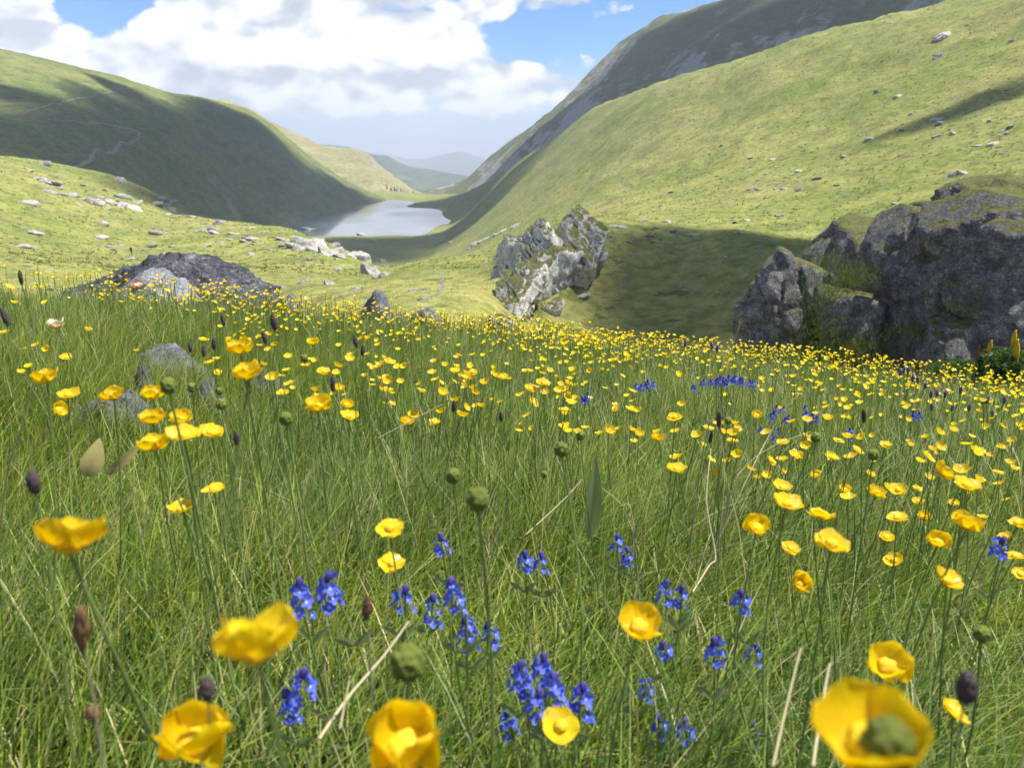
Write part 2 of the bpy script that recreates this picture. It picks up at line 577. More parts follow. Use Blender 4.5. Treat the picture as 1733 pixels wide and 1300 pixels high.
# the valley sides within about a kilometre
B_PTS = []
for px in (-700, -300, 0, 200, 400, 560, 700, 830, 1000, 1200, 1400, 1600, 1800, 2200, 2600):
    az = math.atan2((px - CX) / F_PX, CP)
    for r in (12, 19):
        x, y = r * math.sin(az), r * math.cos(az)
        B_PTS.append(('z', px, r, float(meadow_plain(x, y)) - (0.9 if r == 12 else 0.5)))
for px in (-500, 0, 200, 400):
    B_PTS += [('z', px, 40, -12.5), ('z', px, 65, -15.8)]
B_PTS += [
    # sunlit boulder slope
    (-500, 430, 95), (0, 487, 90), (200, 492, 90), (400, 492, 85), (560, 498, 70), (650, 503, 58), (700, 507, 50),
    (-500, 330, 180), (0, 400, 180), (200, 430, 190), (400, 440, 170), (550, 460, 115), (640, 472, 88),
    (-500, 190, 290), (0, 276, 300), (60, 292, 300), (150, 327, 300), (330, 371, 290), (440, 386, 280), (530, 407, 250), (600, 432, 200), (650, 453, 150), (700, 468, 112),
    (0, 282, 360), (150, 330, 350), (330, 385, 340),
    # olive shoulder behind it
    (-400, 190, 450), (0, 264, 450), (120, 284, 450), (210, 306, 450), (300, 346, 450), (380, 381, 450), (440, 405, 430),
    (0, 300, 560), (120, 315, 560), (210, 345, 560), (300, 390, 560),
    (530, 440, 330), (600, 465, 270), (650, 480, 210),
    # stream and the small sunlit hill
    (740, 485, 62), (722, 462, 85), (705, 453, 105), (700, 443, 150), (780, 434, 150), (850, 431, 150), (905, 424, 150),
    (830, 510, 52), (830, 470, 68), (780, 470, 75), (860, 450, 100),
    (700, 465, 230), (780, 455, 220), (850, 445, 210),
    # shaded knoll
    (900, 400, 72), (980, 382, 75), (1050, 383, 77), (1150, 387, 79), (1250, 394, 77), (1350, 414, 70), (1420, 432, 64), (1500, 440, 58),
    (930, 400, 98), (1050, 399, 104), (1150, 402, 105), (1250, 404, 102), (1400, 428, 90),
    (890, 552, 54), (1000, 566, 56), (1100, 580, 56), (1200, 594, 53), (1000, 470, 65), (1100, 472, 67), (1200, 482, 65), (1280, 450, 66), (1000, 420, 69), (1100, 420, 72), (1200, 430, 71),
    (1350, 530, 54), (1500, 505, 47), (1620, 480, 40), (1800, 470, 36), (1650, 410, 62), (1800, 390, 60), (1500, 640, 24), (1700, 650, 24), ('z', 1000, 35, -11.8), ('z', 1200, 35, -12.2),
    # long right slope
    (800, 398, 640), (900, 377, 400), (1000, 370, 240), (1050, 378, 190), (1200, 386, 160), (1400, 405, 135), (1500, 405, 125), (1700, 345, 135), (1900, 320, 130),
    (800, 352, 900), (900, 305, 680), (1000, 290, 480), (1200, 290, 300), (1400, 290, 230), (1600, 245, 210), (1733, 235, 195), (2000, 180, 190),
    (900, 345, 520), (1100, 340, 270), (1300, 340, 200),
    (780, 335, 1150), (830, 310, 1060), (870, 277, 960), (930, 240, 850), (1000, 196, 740), (1100, 155, 640), (1190, 127, 570), (1300, 92, 520), (1400, 63, 480), (1520, 35, 445), (1640, 2, 415), (1900, -75, 390), (2300, -180, 380),
    (1000, 230, 640), (1200, 190, 430), (1400, 160, 350), (1600, 110, 310), (1800, 60, 290),
    (880, 300, 1250), (1000, 225, 1000), (1190, 160, 770), (1400, 100, 650), (1640, 40, 560), (1900, -30, 520),
    # lake shores and marsh
    ('z', 700, 300, -45), ('z', 780, 300, -42), ('z', 850, 300, -38), ('z', 600, 400, -72), ('z', 450, 560, -82),
    ('z', 640, 600, -93.2), ('z', 560, 660, -93.6), ('z', 700, 630, -93.0), ('z', 640, 720, -93.8), ('z', 740, 700, -91.5), ('z', 560, 500, -88), ('z', 680, 500, -88),
    ('z', 640, 820, -94.3), ('z', 560, 815, -94.3), ('z', 690, 820, -94.2), ('z', 500, 800, -94.4), ('z', 735, 830, -93.0),
    ('z', 640, 905, -96.0), ('z', 580, 915, -96.0), ('z', 700, 900, -96.0), ('z', 520, 960, -97),
    ('z', 500, 1150, -102), ('z', 600, 1080, -103), ('z', 680, 1080, -103), ('z', 690, 1350, -100), ('z', 620, 1300, -103), ('z', 400, 1000, -105), ('z', 200, 800, -100), ('z', 0, 700, -80), ('z', -400, 700, -40),
    ('z', 660, 1470, -94), ('z', 700, 1470, -92), ('z', 620, 1470, -96), ('z', 690, 1600, -92), ('z', 620, 1600, -95), ('z', 0, 1300, -130), ('z', -500, 1300, -130),
]
for px, py in ((772, 374), (752, 381), (728, 352), (700, 348), (712, 342), (735, 392)):
    B_PTS.append(('z', px, lake_r(px, py), LAKE_Z))
for px, py, r in ((800, 362, 1000), (760, 352, 1180), (740, 335, 1420), (720, 333, 1560)):
    B_PTS.append((px, py, r))
RB = Relief(B_PTS)

hs = [(-600, -40, 950), (-300, 20, 960), (0, 82, 980), (100, 106, 1040), (200, 131, 1110), (265, 151, 1180), (340, 166, 1260), (430, 190, 1350),
      (470, 217, 1400), (520, 265, 1440), (570, 300, 1480), (620, 322, 1520), (655, 335, 1550), (720, 350, 1600)]
C_PTS = list(hs)
for px, py, r in hs:
    C_PTS += [(px, py + 16, r * 1.14), (px, py + 55, r * 1.32), ('z', px, r * 1.6, -150)]
C_PTS += [(-300, 160, 640), (0, 200, 660), (200, 230, 760), (350, 270, 900), (480, 325, 1110), (560, 330, 1280), (100, 150, 830), (300, 215, 1000), (420, 245, 1150), (470, 280, 1200), (530, 300, 1330),
          (0, 262, 520), (100, 290, 520), (200, 330, 540), (300, 357, 680), (400, 376, 860), ('z', 0, 430, -75), ('z', 200, 430, -85), ('z', -400, 430, -60)]
for px, py in ((455, 389), (505, 381), (530, 371), (575, 357), (625, 346), (672, 338)):
    rr = lake_r(px, py)
    C_PTS += [('z', px, rr, LAKE_Z), ('z', px, rr * 0.8, LAKE_Z - 14)]
RC = Relief(C_PTS, 8e-3)

ds = [(700, 335, 2000), (770, 316, 1950), (792, 304, 1880), (830, 271, 1780), (870, 243, 1720), (910, 214, 1670), (960, 170, 1610), (1000, 130, 1560), (1080, 61, 1500),
      (1170, 12, 1450), (1300, -50, 1400), (1500, -110, 1350), (1800, -150, 1300), (2300, -170, 1250)]
D_PTS = list(ds)
for px, py, r in ds:
    D_PTS += [(px, py + 15, r * 1.15), ('z', px, r * 1.7, -160)]
D_PTS += [(800, 335, 1500), (870, 285, 1250), (1000, 205, 1020), (1190, 135, 850), (1400, 70, 780), (1640, 10, 720), (1900, -40, 700), (1640, -30, 950), (1900, -60, 950), (2300, -80, 900),
          (1000, 165, 1300), (1200, 60, 1130), (1400, 0, 1060), (870, 262, 1480)]
for px, r in ((800, 1200), (870, 1000), (1000, 800), (1190, 650), (1400, 600), (1640, 560), (1900, 540)):
    D_PTS.append(('z', px, r, -120))
RD = Relief(D_PTS)

es = [(380, 175, 2300), (440, 200, 2300), (465, 213, 2300), (510, 233, 2250), (545, 250, 2200), (590, 258, 2150), (612, 262, 2100), (640, 284, 2060), (668, 305, 2020), (700, 326, 2000), (740, 340, 1980)]
E_PTS = list(es)
for px, py, r in es:
    E_PTS += [(px, py + 14, r * 1.2), ('z', px, r * 0.70, -150), ('z', px, r * 1.7, -220)]
E_PTS += [(560, 295, 1800), (620, 310, 1780), (690, 338, 1700), (500, 270, 1850)]
RE = Relief(E_PTS)

fs = [(300, 205, 4400), (450, 225, 4400), (540, 247, 4300), (590, 252, 4250), (640, 266, 4150), (655, 266, 4130), (672, 277, 4100), (730, 289, 4000), (790, 301, 3900), (850, 312, 3850), (950, 330, 3850)]
F_PTS = list(fs)
for px, py, r in fs:
    F_PTS += [(px, py + 10, r * 1.2), (px, py + 45, r * 0.75), ('z', px, r * 0.55, -330), ('z', px, r * 1.7, -400)]
RF = Relief(F_PTS)

gs = [(200, 268, 12000), (450, 262, 12000), (560, 264, 12000), (640, 262, 11800), (690, 271, 11600), (735, 268, 11300), (772, 259, 11000), (800, 264, 11200), (840, 274, 11500), (1000, 268, 12000), (1300, 262, 12000), (1800, 266, 12000), (2400, 262, 12000), (-300, 262, 12000)]
G_PTS = list(gs)
for px, py, r in gs:
    G_PTS += [(px, py + 14, r * 0.85), ('z', px, r * 0.68, -440), ('z', px, r * 1.1, -300)]
RG = Relief(G_PTS)


def r_noise(az, r, amp, freq, octaves=5, ridged=False, seed=0.0):
    x, y = np.sin(az) * r, np.cos(az) * r
    p = np.stack((x.ravel() * freq + seed, y.ravel() * freq - seed, np.zeros(x.size) + seed), 1)
    return (fbm(p, octaves, ridged=ridged)).reshape(x.shape) * amp


def b_z(az, r):
    z = RB.T(az, r) * r
    w = np.clip((r - 14) / 30, 0, 1)
    calm = np.clip((z - LAKE_Z - 0.5) / 6, 0, 1)
    n = r_noise(az, r, 1.0, 1 / 9.0, 4) * 0.30 + r_noise(az, r, 1.0, 1 / 55.0, 4) * 1.2 * np.clip(r / 200, 0.15, 1.5) \
        + r_noise(az, r, 1.0, 1 / 3.0, 3) * 0.13 + r_noise(az, r, 1.0, 1 / 22.0, 4, True, seed=9) * 0.8 * np.clip((r - 90) / 200, 0, 1) + r_noise(az, r, 1.0, 1 / 160.0, 4, seed=5) * 5.0 * np.clip((r - 250) / 400, 0, 1)
    # gullies that run down the long right slope
    gl = r_noise(az, r, 1.0, 1 / 40.0, 3, True, seed=2) * 3.6 * np.clip((r - 150) / 200, 0, 1) * np.clip((az - 0.02) / 0.1, 0, 1)
    return z + (n + gl) * w * calm


def c_z(az, r):
    z = RC.T(az, r) * r
    calm = np.clip((z - LAKE_Z) / 15, 0, 1)
    edge = np.clip(1 - np.abs(az + 0.235) / 0.07, 0, 1) * np.clip((r - 950) / 150, 0, 1)
    return z + (r_noise(az, r, 5.0, 1 / 190.0, 6, seed=3) + r_noise(az, r, 3.2, 1 / 60.0, 4, True, seed=1) * 0.8 + edge * r_noise(az, r, 9.0, 1 / 45.0, 5, True, seed=6)) * calm


def d_z(az, r):
    z = RD.T(az, r) * r
    z = np.where(z > 150, 150 + 90 * np.tanh((z - 150) / 90), z)
    return z + r_noise(az, r, 12, 1 / 220.0, 6, True, seed=8) + r_noise(az, r, 7, 1 / 50.0, 4, True, seed=4)


def e_z(az, r):
    crag = np.clip(1 - np.abs(az + 0.175) / 0.055, 0, 1)
    return RE.T(az, r) * r + r_noise(az, r, 9, 1 / 200.0, 6, True, seed=11) + crag * r_noise(az, r, 14, 1 / 60.0, 4, True, seed=12)


def f_z(az, r):
    return RF.T(az, r) * r + r_noise(az, r, 14, 1 / 420.0, 6, True, seed=14)


def g_z(az, r):
    return RG.T(az, r) * r + r_noise(az, r, 22, 1 / 900.0, 5, True, seed=15)


def polar_sheet(name, zfun, az0, az1, na, r0, r1, nr, material, rpow=None):
    az = np.linspace(az0, az1, na)
    r = np.exp(np.linspace(math.log(r0), math.log(r1), nr))
    A, Rr = np.meshgrid(az, r, indexing='ij')
    Z = zfun(A, Rr)
    V = np.stack((np.sin(A) * Rr, np.cos(A) * Rr, Z), 2).reshape(-1, 3)
    idx = np.arange(na * nr).reshape(na, nr)
    Q = np.stack((idx[:-1, :-1], idx[:-1, 1:], idx[1:, 1:], idx[1:, :-1]), 2).reshape(-1, 4)[:, ::-1]
    return kind(obj(name, new_mesh(name, V, quads=Q), material), 'structure')


M_SLOPE = turf_material('valley_turf', (0.250, 0.242, 0.076, 1), (0.140, 0.188, 0.036, 1), (0.205, 0.170, 0.075, 1), (0.42, 0.40, 0.36, 1), 0.85, 1.0, 0.5, 1.0, steep=(0.35, 0.5))
M_HILL = turf_material('far_turf', (0.185, 0.195, 0.062, 1), (0.105, 0.150, 0.036, 1), (0.15, 0.13, 0.065, 1), (0.27, 0.255, 0.25, 1), 0.7, 0.30, 1.6, 0.8, steep=(0.34, 0.48))
M_MOUNT = turf_material('mountain_turf', (0.14, 0.155, 0.06, 1), (0.09, 0.12, 0.04, 1), (0.15, 0.13, 0.08, 1), (0.40, 0.38, 0.36, 1), 0.9, 0.42, 3.0, 0.8, scree=1.1, steep=(0.62, 0.76))
M_SPUR = turf_material('spur_turf', (0.34, 0.30, 0.14, 1), (0.22, 0.22, 0.085, 1), (0.28, 0.22, 0.12, 1), (0.33, 0.28, 0.25, 1), 0.9, 0.16, 4.0, 0.6, scree=0.6, steep=(0.70, 0.84))
M_FAR = turf_material('distant_turf', (0.12, 0.14, 0.08, 1), (0.05, 0.08, 0.05, 1), (0.12, 0.11, 0.08, 1), (0.2, 0.2, 0.2, 1), 0.3, 0.06, 6.0, 1.0, steep=(0.3, 0.45))

polar_sheet('terrain', b_z, R(-52), R(52), 620, 11.5, 1700, 430, M_SLOPE)
polar_sheet('hill_left', c_z, R(-60), R(-6.0), 330, 400, 2300, 240, M_HILL)
polar_sheet('mountain_right', d_z, R(-9), R(58), 330, 520, 2900, 200, M_MOUNT)
polar_sheet('spur_hill', e_z, R(-26), R(-4), 170, 1350, 3600, 120, M_SPUR)
polar_sheet('ridge_hill', f_z, R(-35), R(12), 200, 2000, 7000, 90, M_FAR)
polar_sheet('distant_mountains', g_z, R(-58), R(58), 260, 7600, 13300, 50, M_FAR)

# lowland that carries all the hills out to the horizon
th = np.linspace(0, 2 * math.pi, 65)[:-1]
gv = [(0, 0, -460)] + [(13600 * math.cos(a) * 1.0, 13600 * math.sin(a), -460) for a in th]
gf = [(0, i + 1, (i + 1) % 64 + 1) for i in range(64)]
kind(obj('ground', new_mesh('ground', gv, faces=gf), M_FAR), 'structure')


# meadow under the camera
def soil(g):
    p = pos(g)
    n = g.noise(p, 6.0, 6, 0.65)
    c = g.mix(n, (0.035, 0.040, 0.012, 1), (0.115, 0.125, 0.035, 1))
    c = g.mix(g.step(g.noise(p, 22, 4, 0.6), 0.55, 0.7, 0, 0.6), c, (0.16, 0.12, 0.06, 1))
    g.t.links.new(principled(g, c, 0.95, 0.1, g.bump(g.noise(p, 60, 5, 0.7), 1.0, 0.02)), g.out.inputs[0])


M_SOIL = mat('meadow_soil', soil)
na, nr = 200, 120
A_, R_ = np.meshgrid(np.linspace(-math.pi, math.pi, na), np.concatenate(([0.02], np.exp(np.linspace(math.log(0.15), math.log(21), nr - 1)))), indexing='ij')
X_, Y_ = np.sin(A_) * R_, np.cos(A_) * R_
idx = np.arange(na * nr).reshape(na, nr)
Q_ = np.stack((idx[:-1, :-1], idx[:-1, 1:], idx[1:, 1:], idx[1:, :-1]), 2).reshape(-1, 4)[:, ::-1]
kind(obj('meadow_ground', new_mesh('meadow_ground', np.stack((X_, Y_, meadow_z(X_, Y_)), 2).reshape(-1, 3), quads=Q_), M_SOIL), 'structure')


# lake
def water(g):
    p = pos(g)
    h = g.noise(g.vmath('MULTIPLY', p, (1, 0.6, 1)), 0.35, 4, 0.6)
    big = g.noise(p, 0.012, 3, 0.5)
    n = g.bump(h, 0.06, 0.05)
    rough = g.step(big, 0.4, 0.65, 0.06, 0.12)
    g.t.links.new(principled(g, (0.10, 0.125, 0.16, 1), rough, 0.5, n, IOR=1.33), g.out.inputs[0])


M_WATER = mat('lake_water', water)
lv, lf = [], []
for i in range(21):
    for j in range(21):
        lv.append((-700 + 620 * i / 20, 620 + 820 * j / 20, LAKE_Z))
for i in range(20):
    for j in range(20):
        a = i * 21 + j
        lf.append((a, a + 21, a + 22, a + 1))
kind(obj('lake', new_mesh('lake', lv, faces=lf), M_WATER), 'structure')


def ground_hit(px, py, zf=b_z, r0=14.0, r1=1600.0):
    """first point of a relief met along the line of sight through a place in the photograph"""
    az, t = pix_az_t(px, py)
    r = np.exp(np.linspace(math.log(r0), math.log(r1), 500))
    z = zf(np.full_like(r, az), r)
    k = np.nonzero(z / r >= t)[0]
    if not len(k):
        return None
    k = k[0]
    if k:
        a, b = z[k - 1] / r[k - 1] - t, z[k] / r[k] - t
        rr = r[k - 1] + (r[k] - r[k - 1]) * (-a / (b - a) if b != a else 1)
    else:
        rr = r[0]
    zz = float(zf(np.array([az]), np.array([rr]))[0])
    return Vector((math.sin(az) * rr, math.cos(az) * rr, zz))


def terrain_z(x, y, zf=b_z):
    return float(zf(np.array([math.atan2(x, y)]), np.array([math.hypot(x, y)]))[0])


# trails
M_PATH = flat_mat('trail_soil', (0.27, 0.225, 0.16), 0.95, 0.1, 0.3, 0.6)


def trail(name, pix, zf, r0, width, lift):
    pts = [ground_hit(px, py, zf, r0) for px, py in pix]
    pts = [p for p in pts if p is not None]
    dense = []
    for a, b in zip(pts, pts[1:]):
        n = max(2, int((b - a).length / (width * 2)))
        dense += [a.lerp(b, i / n) for i in range(n)]
    dense.append(pts[-1])
    V, Fc = [], []
    for i, p in enumerate(dense):
        d = (dense[min(i + 1, len(dense) - 1)] - dense[max(i - 1, 0)])
        s = Vector((d.y, -d.x, 0)).normalized()
        wob = 1 + 0.35 * math.sin(i * 1.7) * math.sin(i * 0.6)
        c = p + s * width * 0.6 * math.sin(i * 0.21 + 1)
        ring = []
        for k in (-1, 0, 1):
            e = c + s * width * 0.5 * k * wob
            ring.append((e.x, e.y, terrain_z(e.x, e.y, zf) + (lift if k == 0 else lift * 0.6)))
        V += ring
    for i in range(len(dense) - 1):
        for k in (0, 1):
            a = i * 3 + k
            Fc.append((a, a + 1, a + 4, a + 3))
    return kind(obj(name, new_mesh(name, V, faces=Fc), M_PATH), 'structure')


trail('path', [(122, 284), (150, 272), (182, 259), (210, 243), (232, 231), (238, 224), (228, 219), (200, 214), (170, 209), (130, 206), (95, 204), (60, 199), (30, 194)], c_z, 420, 2.0, 0.5)
trail('path', [(34, 193), (70, 182), (110, 171), (150, 163), (190, 154), (225, 146), (245, 141)], c_z, 420, 1.5, 0.5)
trail('path', [(1020, 303), (1060, 274), (1100, 247), (1140, 222), (1180, 195), (1220, 165), (1255, 138), (1285, 115)], b_z, 150, 1.3, 0.25)

# small stream at the foot of the boulder slope
M_STREAM = flat_mat('stream_bed', (0.13, 0.135, 0.12), 0.35, 0.5, 0.5, 1.2)
o = trail('stream', [(712, 512), (730, 500), (748, 494), (752, 486), (742, 478), (752, 470), (740, 462), (728, 458)], b_z, 30, 0.26, 0.03)
o.data.materials[0] = M_STREAM

# ------------------------------------------------------------------ rock
def ico(sub):
    bm = bmesh.new()
    bmesh.ops.create_icosphere(bm, subdivisions=sub, radius=1.0)
    V = np.array([v.co[:] for v in bm.verts])
    T = np.array([[v.index for v in f.verts] for f in bm.faces], np.int32)
    bm.free()
    return V, T


ICO = {k: ico(k) for k in (2, 3, 4, 5, 6)}


def rock_mesh(name, seed, dims, sub=4, planes=14, cut=(0.62, 0.98), cells=40, cell_amp=0.06, crack=0.05, noise=0.05, stretch=(1, 1, 1),
              tilt=(0, 0, 0), tl_amp=0.20, strata=0.0, sfreq=9.0, extra=(), smooth=False):
    """boulder cut by random planes, split by joints into offset blocks, then weathered"""
    g = np.random.default_rng(seed)
    V, T = ICO[sub]
    V = V.copy()
    n = g.normal(size=(planes, 3))
    n /= np.linalg.norm(n, axis=1)[:, None]
    d = g.uniform(cut[0], cut[1], planes)
    for e in extra:
        v = np.array(e[:3], float)
        n = np.concatenate((n, (v / np.linalg.norm(v))[None]))
        d = np.append(d, e[3])
    dots = V @ n.T
    rad = np.min(np.where(dots > 1e-3, d[None] / np.maximum(dots, 1e-3), 9.0), axis=1)
    rad = np.minimum(rad, 1.25)
    P = V * rad[:, None]
    D = np.array(dims)
    P = P * D
    N = V / D
    N /= np.linalg.norm(N, axis=1)[:, None]
    m = float(D.mean())
    Rm = np.array(Euler(tilt).to_matrix())
    Lp = P @ Rm                                    # bedding frame
    for lev, (cn, ca, ck, ew) in enumerate(((cells, cell_amp, crack, 0.09), (cells * 5, cell_amp * 0.45, crack * 0.45, 0.04))) if cells else ():
        S = (g.uniform(-1.2, 1.2, (cn, 3)) * D) @ Rm
        w = np.array(stretch)
        Pw = Lp + 0.12 * m * np.stack([fbm(Lp / m * 2.2 + k * 31, 3) for k in range(3)], 1)
        A, B = (Pw * w).astype(np.float32), (S * w).astype(np.float32)
        d2 = np.sqrt(np.maximum((A * A).sum(1)[:, None] + (B * B).sum(1)[None] - 2 * A @ B.T, 0))
        o = np.argpartition(d2, 1, axis=1)[:, :2]
        dd = np.take_along_axis(d2, o, 1)
        sw = dd[:, 0] > dd[:, 1]
        near = np.where(sw, o[:, 1], o[:, 0])
        f1, f2 = dd.min(1), dd.max(1)
        off = g.normal(size=cn) * ca * m
        tl = g.normal(size=(cn, 3)) * (tl_amp if lev == 0 else tl_amp * 1.5)
        rel = Lp - S[near]
        lim = 0.1 * m / (1 + 1.5 * lev)
        disp = off[near] + np.clip(np.sum(rel * tl[near], 1), -lim, lim)
        e = np.clip((f2 - f1) / (ew * m), 0, 1)
        disp = disp * e - ck * m * (1 - e) ** 2
        P = P + N * disp[:, None]
    if strata:
        s = Lp[:, 2] / m * sfreq + 1.1 * fbm(Lp / m * 1.6, 3) * 2
        saw = np.abs((s % 1.0) - 0.5) * 2
        mod = 0.5 + 0.5 * perlin(np.stack((Lp[:, 0] / m * 2, Lp[:, 1] / m * 2, np.floor(s) * 3.7), 1))
        P = P + N * ((saw ** 2 - 0.4) * strata * m * (0.3 + mod))[:, None]
    P = P + N * (noise * m * fbm(P / m * 2.4 + seed, 5, 0.55, ridged=True))[:, None]
    P = P + N * (noise * 0.35 * m * fbm(P / m * 11 + seed, 3))[:, None]
    return new_mesh(name, P, tris=T, smooth=smooth)


M_PALE = rock_material('pale_rock', (0.30, 0.285, 0.26, 1), (0.55, 0.53, 0.48, 1), (0.66, 0.64, 0.58, 1), 1.4, 0.5, moss_cut=0.92, bump=0.15, vary=True)
M_GREY = rock_material('grey_boulder', (0.13, 0.135, 0.145, 1), (0.245, 0.25, 0.258, 1), (0.37, 0.38, 0.375, 1), 3.0, 0.0, bump=0.02)
M_SLATE = rock_material('dark_slate', (0.045, 0.048, 0.056, 1), (0.15, 0.155, 0.165, 1), (0.30, 0.31, 0.32, 1), 2.2, 0.0, (0.12, 0.15, 2.2), bump=0.07)
M_CLIFF = rock_material('cliff_rock', (0.080, 0.076, 0.073, 1), (0.225, 0.212, 0.200, 1), (0.50, 0.48, 0.45, 1), 2.4, 1.0, (0.5, 0.3, 0.8), moss_cut=0.60, bump=0.05)
M_CRAG = rock_material('crag_rock', (0.30, 0.285, 0.25, 1), (0.62, 0.60, 0.55, 1), (0.72, 0.70, 0.66, 1), 1.0, 1.0, (0.6, 0.3, 0.9), moss_cut=0.55, bump=0.10)
M_GREEN = flat_mat('ledge_grass', (0.085, 0.125, 0.025), 0.8, 0.1, 0.5, 3.0, 0.3)


def at_r(px, py, r):
    az, t = pix_az_t(px, py)
    return Vector((math.sin(az) * r, math.cos(az) * r, t * r))


def grass_cap(name, centre, size, count, parent, seed, h=0.35, mat_=None):
    """short grass growing on a ledge: many blades, one part"""
    g = np.random.default_rng(seed)
    V, T, C = [], [], []
    pts = g.normal(size=(count, 3)) * np.array(size) * 0.5
    a = g.uniform(0, 6.28, count)
    hh = h * g.uniform(0.5, 1.2, count)
    w = hh * 0.10
    lean = g.normal(size=(count, 2)) * 0.35
    b = np.stack((np.cos(a) * w, np.sin(a) * w, np.zeros(count)), 1)
    tip = pts + np.stack((lean[:, 0] * hh, lean[:, 1] * hh, hh), 1)
    V = np.stack((pts - b, pts + b, tip), 1).reshape(-1, 3)
    T = np.arange(count * 3).reshape(-1, 3)
    me = new_mesh(name, V, tris=T, smooth=False)
    mixf = g.random(count)[:, None]
    c = (1 - mixf) * np.array((0.07, 0.11, 0.02)) + mixf * np.array((0.16, 0.18, 0.05))
    vcol(me, np.repeat(c, 3, 0))
    o = obj(name, me, M_TUFT, parent, centre)
    return kind(o, 'stuff')


def outcrop(name, base, label, parts, material, caps=(), capmat=None):
    root = obj(name, None, loc=base)
    tag(root, label, 'rock outcrop')
    for nm, px, py, r, dims, rot, kw in parts:
        me = rock_mesh(nm, **kw, dims=dims)
        obj(nm, me, material, root, at_r(px, py, r) - base, rot)
    for i, (px, py, r, size, cnt, h) in enumerate(caps):
        grass_cap('ledge_grass', at_r(px, py, r) - base, size, cnt, root, 100 + i, h)
    return root


# large dark cliff on the right; 25 m away, 1 px = about 0.0195 m
k = 0.0195
U = dict(sub=5, planes=16, cut=(0.66, 0.95), cells=14, cell_amp=0.022, crack=0.05, noise=0.022, tl_amp=0.09, stretch=(1.6, 1, 0.5))
big = dict(U, sub=6, cells=20)
outcrop('cliff_outcrop', at_r(1500, 640, 25), 'dark grey rock cliff with grassy ledges rising at the right edge of the meadow', [
    ('rock_buttress', 1335, 560, 25.3, (2.0, 2.0, 2.3), (0, 0.35, 0.2), dict(big, seed=11, tilt=(0.2, 0.9, 0), stretch=(0.9, 1, 1.6), extra=((-0.25, -1, 0.25, 0.62), (0.1, -0.2, 1, 0.86)))),
    ('rock_block', 1430, 562, 24.3, (0.95, 1.2, 1.75), (0.1, -0.12, 0.1), dict(U, seed=23, tilt=(0.3, 0.8, 0), extra=((0.0, -1, 0.2, 0.7), (0.3, -0.1, 1, 0.8)))),
    ('rock_face', 1594, 518, 25.4, (2.05, 2.4, 3.2), (0.0, 0.10, 0.0), dict(big, seed=37, tilt=(0.5, 0.5, 0), stretch=(1.0, 1, 0.7), extra=((-0.1, -1, 0.12, 0.60), (-1, -0.3, 0.2, 0.80), (-0.35, -0.3, 1, 0.80)))),
    ('rock_block', 1620, 588, 23.7, (1.25, 1.0, 1.25), (0.0, 0.2, 0.3), dict(U, seed=41, tilt=(0.2, -0.5, 0), extra=((0.2, -1, 0.3, 0.65),))),
    ('rock_face', 1735, 500, 25.2, (2.3, 2.4, 3.3), (0.0, -0.05, -0.2), dict(big, seed=53, tilt=(0.1, -0.3, 0), stretch=(0.7, 1, 1.9), strata=0.02, extra=((0.15, -1, 0.3, 0.66), (0.0, -0.1, 1, 0.84)))),
    ('rock_top', 1680, 400, 27.5, (2.9, 2.2, 1.7), (0.1, 0.0, 0.3), dict(U, seed=61, extra=((0, -0.45, 1, 0.55),))),
    ('rock_top', 1640, 345, 27.2, (0.75, 0.6, 0.30), (0.1, 0.1, 0.4), dict(U, seed=67, sub=4)),
    ('rock_top', 1695, 335, 28.0, (0.8, 0.6, 0.32), (0.1, -0.1, 0.1), dict(U, seed=68, sub=4)),
    ('rock_block', 1518, 403, 24.0, (0.32, 0.3, 0.42), (0.2, 0.3, 0.1), dict(U, seed=71, sub=4, cells=8)),
    ('rock_block', 1290, 600, 24.6, (0.9, 0.9, 1.0), (0, 0.2, 0.2), dict(U, seed=73, extra=((-0.2, -1, 0.25, 0.62),))),
    ('rock_top', 1480, 430, 29.5, (2.6, 2.0, 1.6), (0, 0.15, 0.1), dict(U, seed=83, extra=((0, -0.5, 1, 0.5),))),
], M_CLIFF, caps=[
    (1395, 530, 23.6, (0.9, 0.5, 1.6), 2240, 0.12), (1420, 575, 23.2, (1.0, 0.5, 0.7), 1440, 0.12), (1450, 592, 23.0, (1.0, 0.4, 0.4), 800, 0.12),
    (1655, 520, 23.6, (1.0, 0.5, 0.25), 960, 0.12), (1640, 478, 23.8, (0.8, 0.5, 0.15), 560, 0.12), (1650, 418, 24.9, (1.6, 0.9, 0.5), 1440, 0.12),
    (1545, 562, 23.3, (0.6, 0.3, 0.25), 416, 0.12), (1660, 372, 26.0, (2.2, 1.4, 0.4), 2080, 0.12), (1450, 470, 24.6, (0.8, 0.6, 0.4), 1120, 0.12),
    (1320, 610, 22.8, (1.6, 0.5, 0.5), 1120, 0.12), (1420, 440, 27.5, (1.8, 1.2, 0.4), 1440, 0.12)])

# pale crag with turf between two leaning fins, standing on the near face of the knoll
W = dict(sub=5, planes=12, cut=(0.82, 1.05), cells=30, cell_amp=0.025, crack=0.045, noise=0.024, tl_amp=0.11, stretch=(0.8, 1, 2.2))


def crag_parts(rows):
    out = []
    for nm, px, py, dr, half, rot, kw in rows:
        q = ground_hit(px, py)
        r = math.hypot(q.x, q.y) + dr
        out.append((nm, px, py, r, tuple(h * r / F_PX for h in half), rot, kw))
    return out


def crag_caps(rows):
    out = []
    for px, py, dr, half, cnt, h in rows:
        q = ground_hit(px, py)
        r = math.hypot(q.x, q.y) + dr
        out.append((px, py, r, tuple(a * r / F_PX for a in half), cnt, h))
    return out


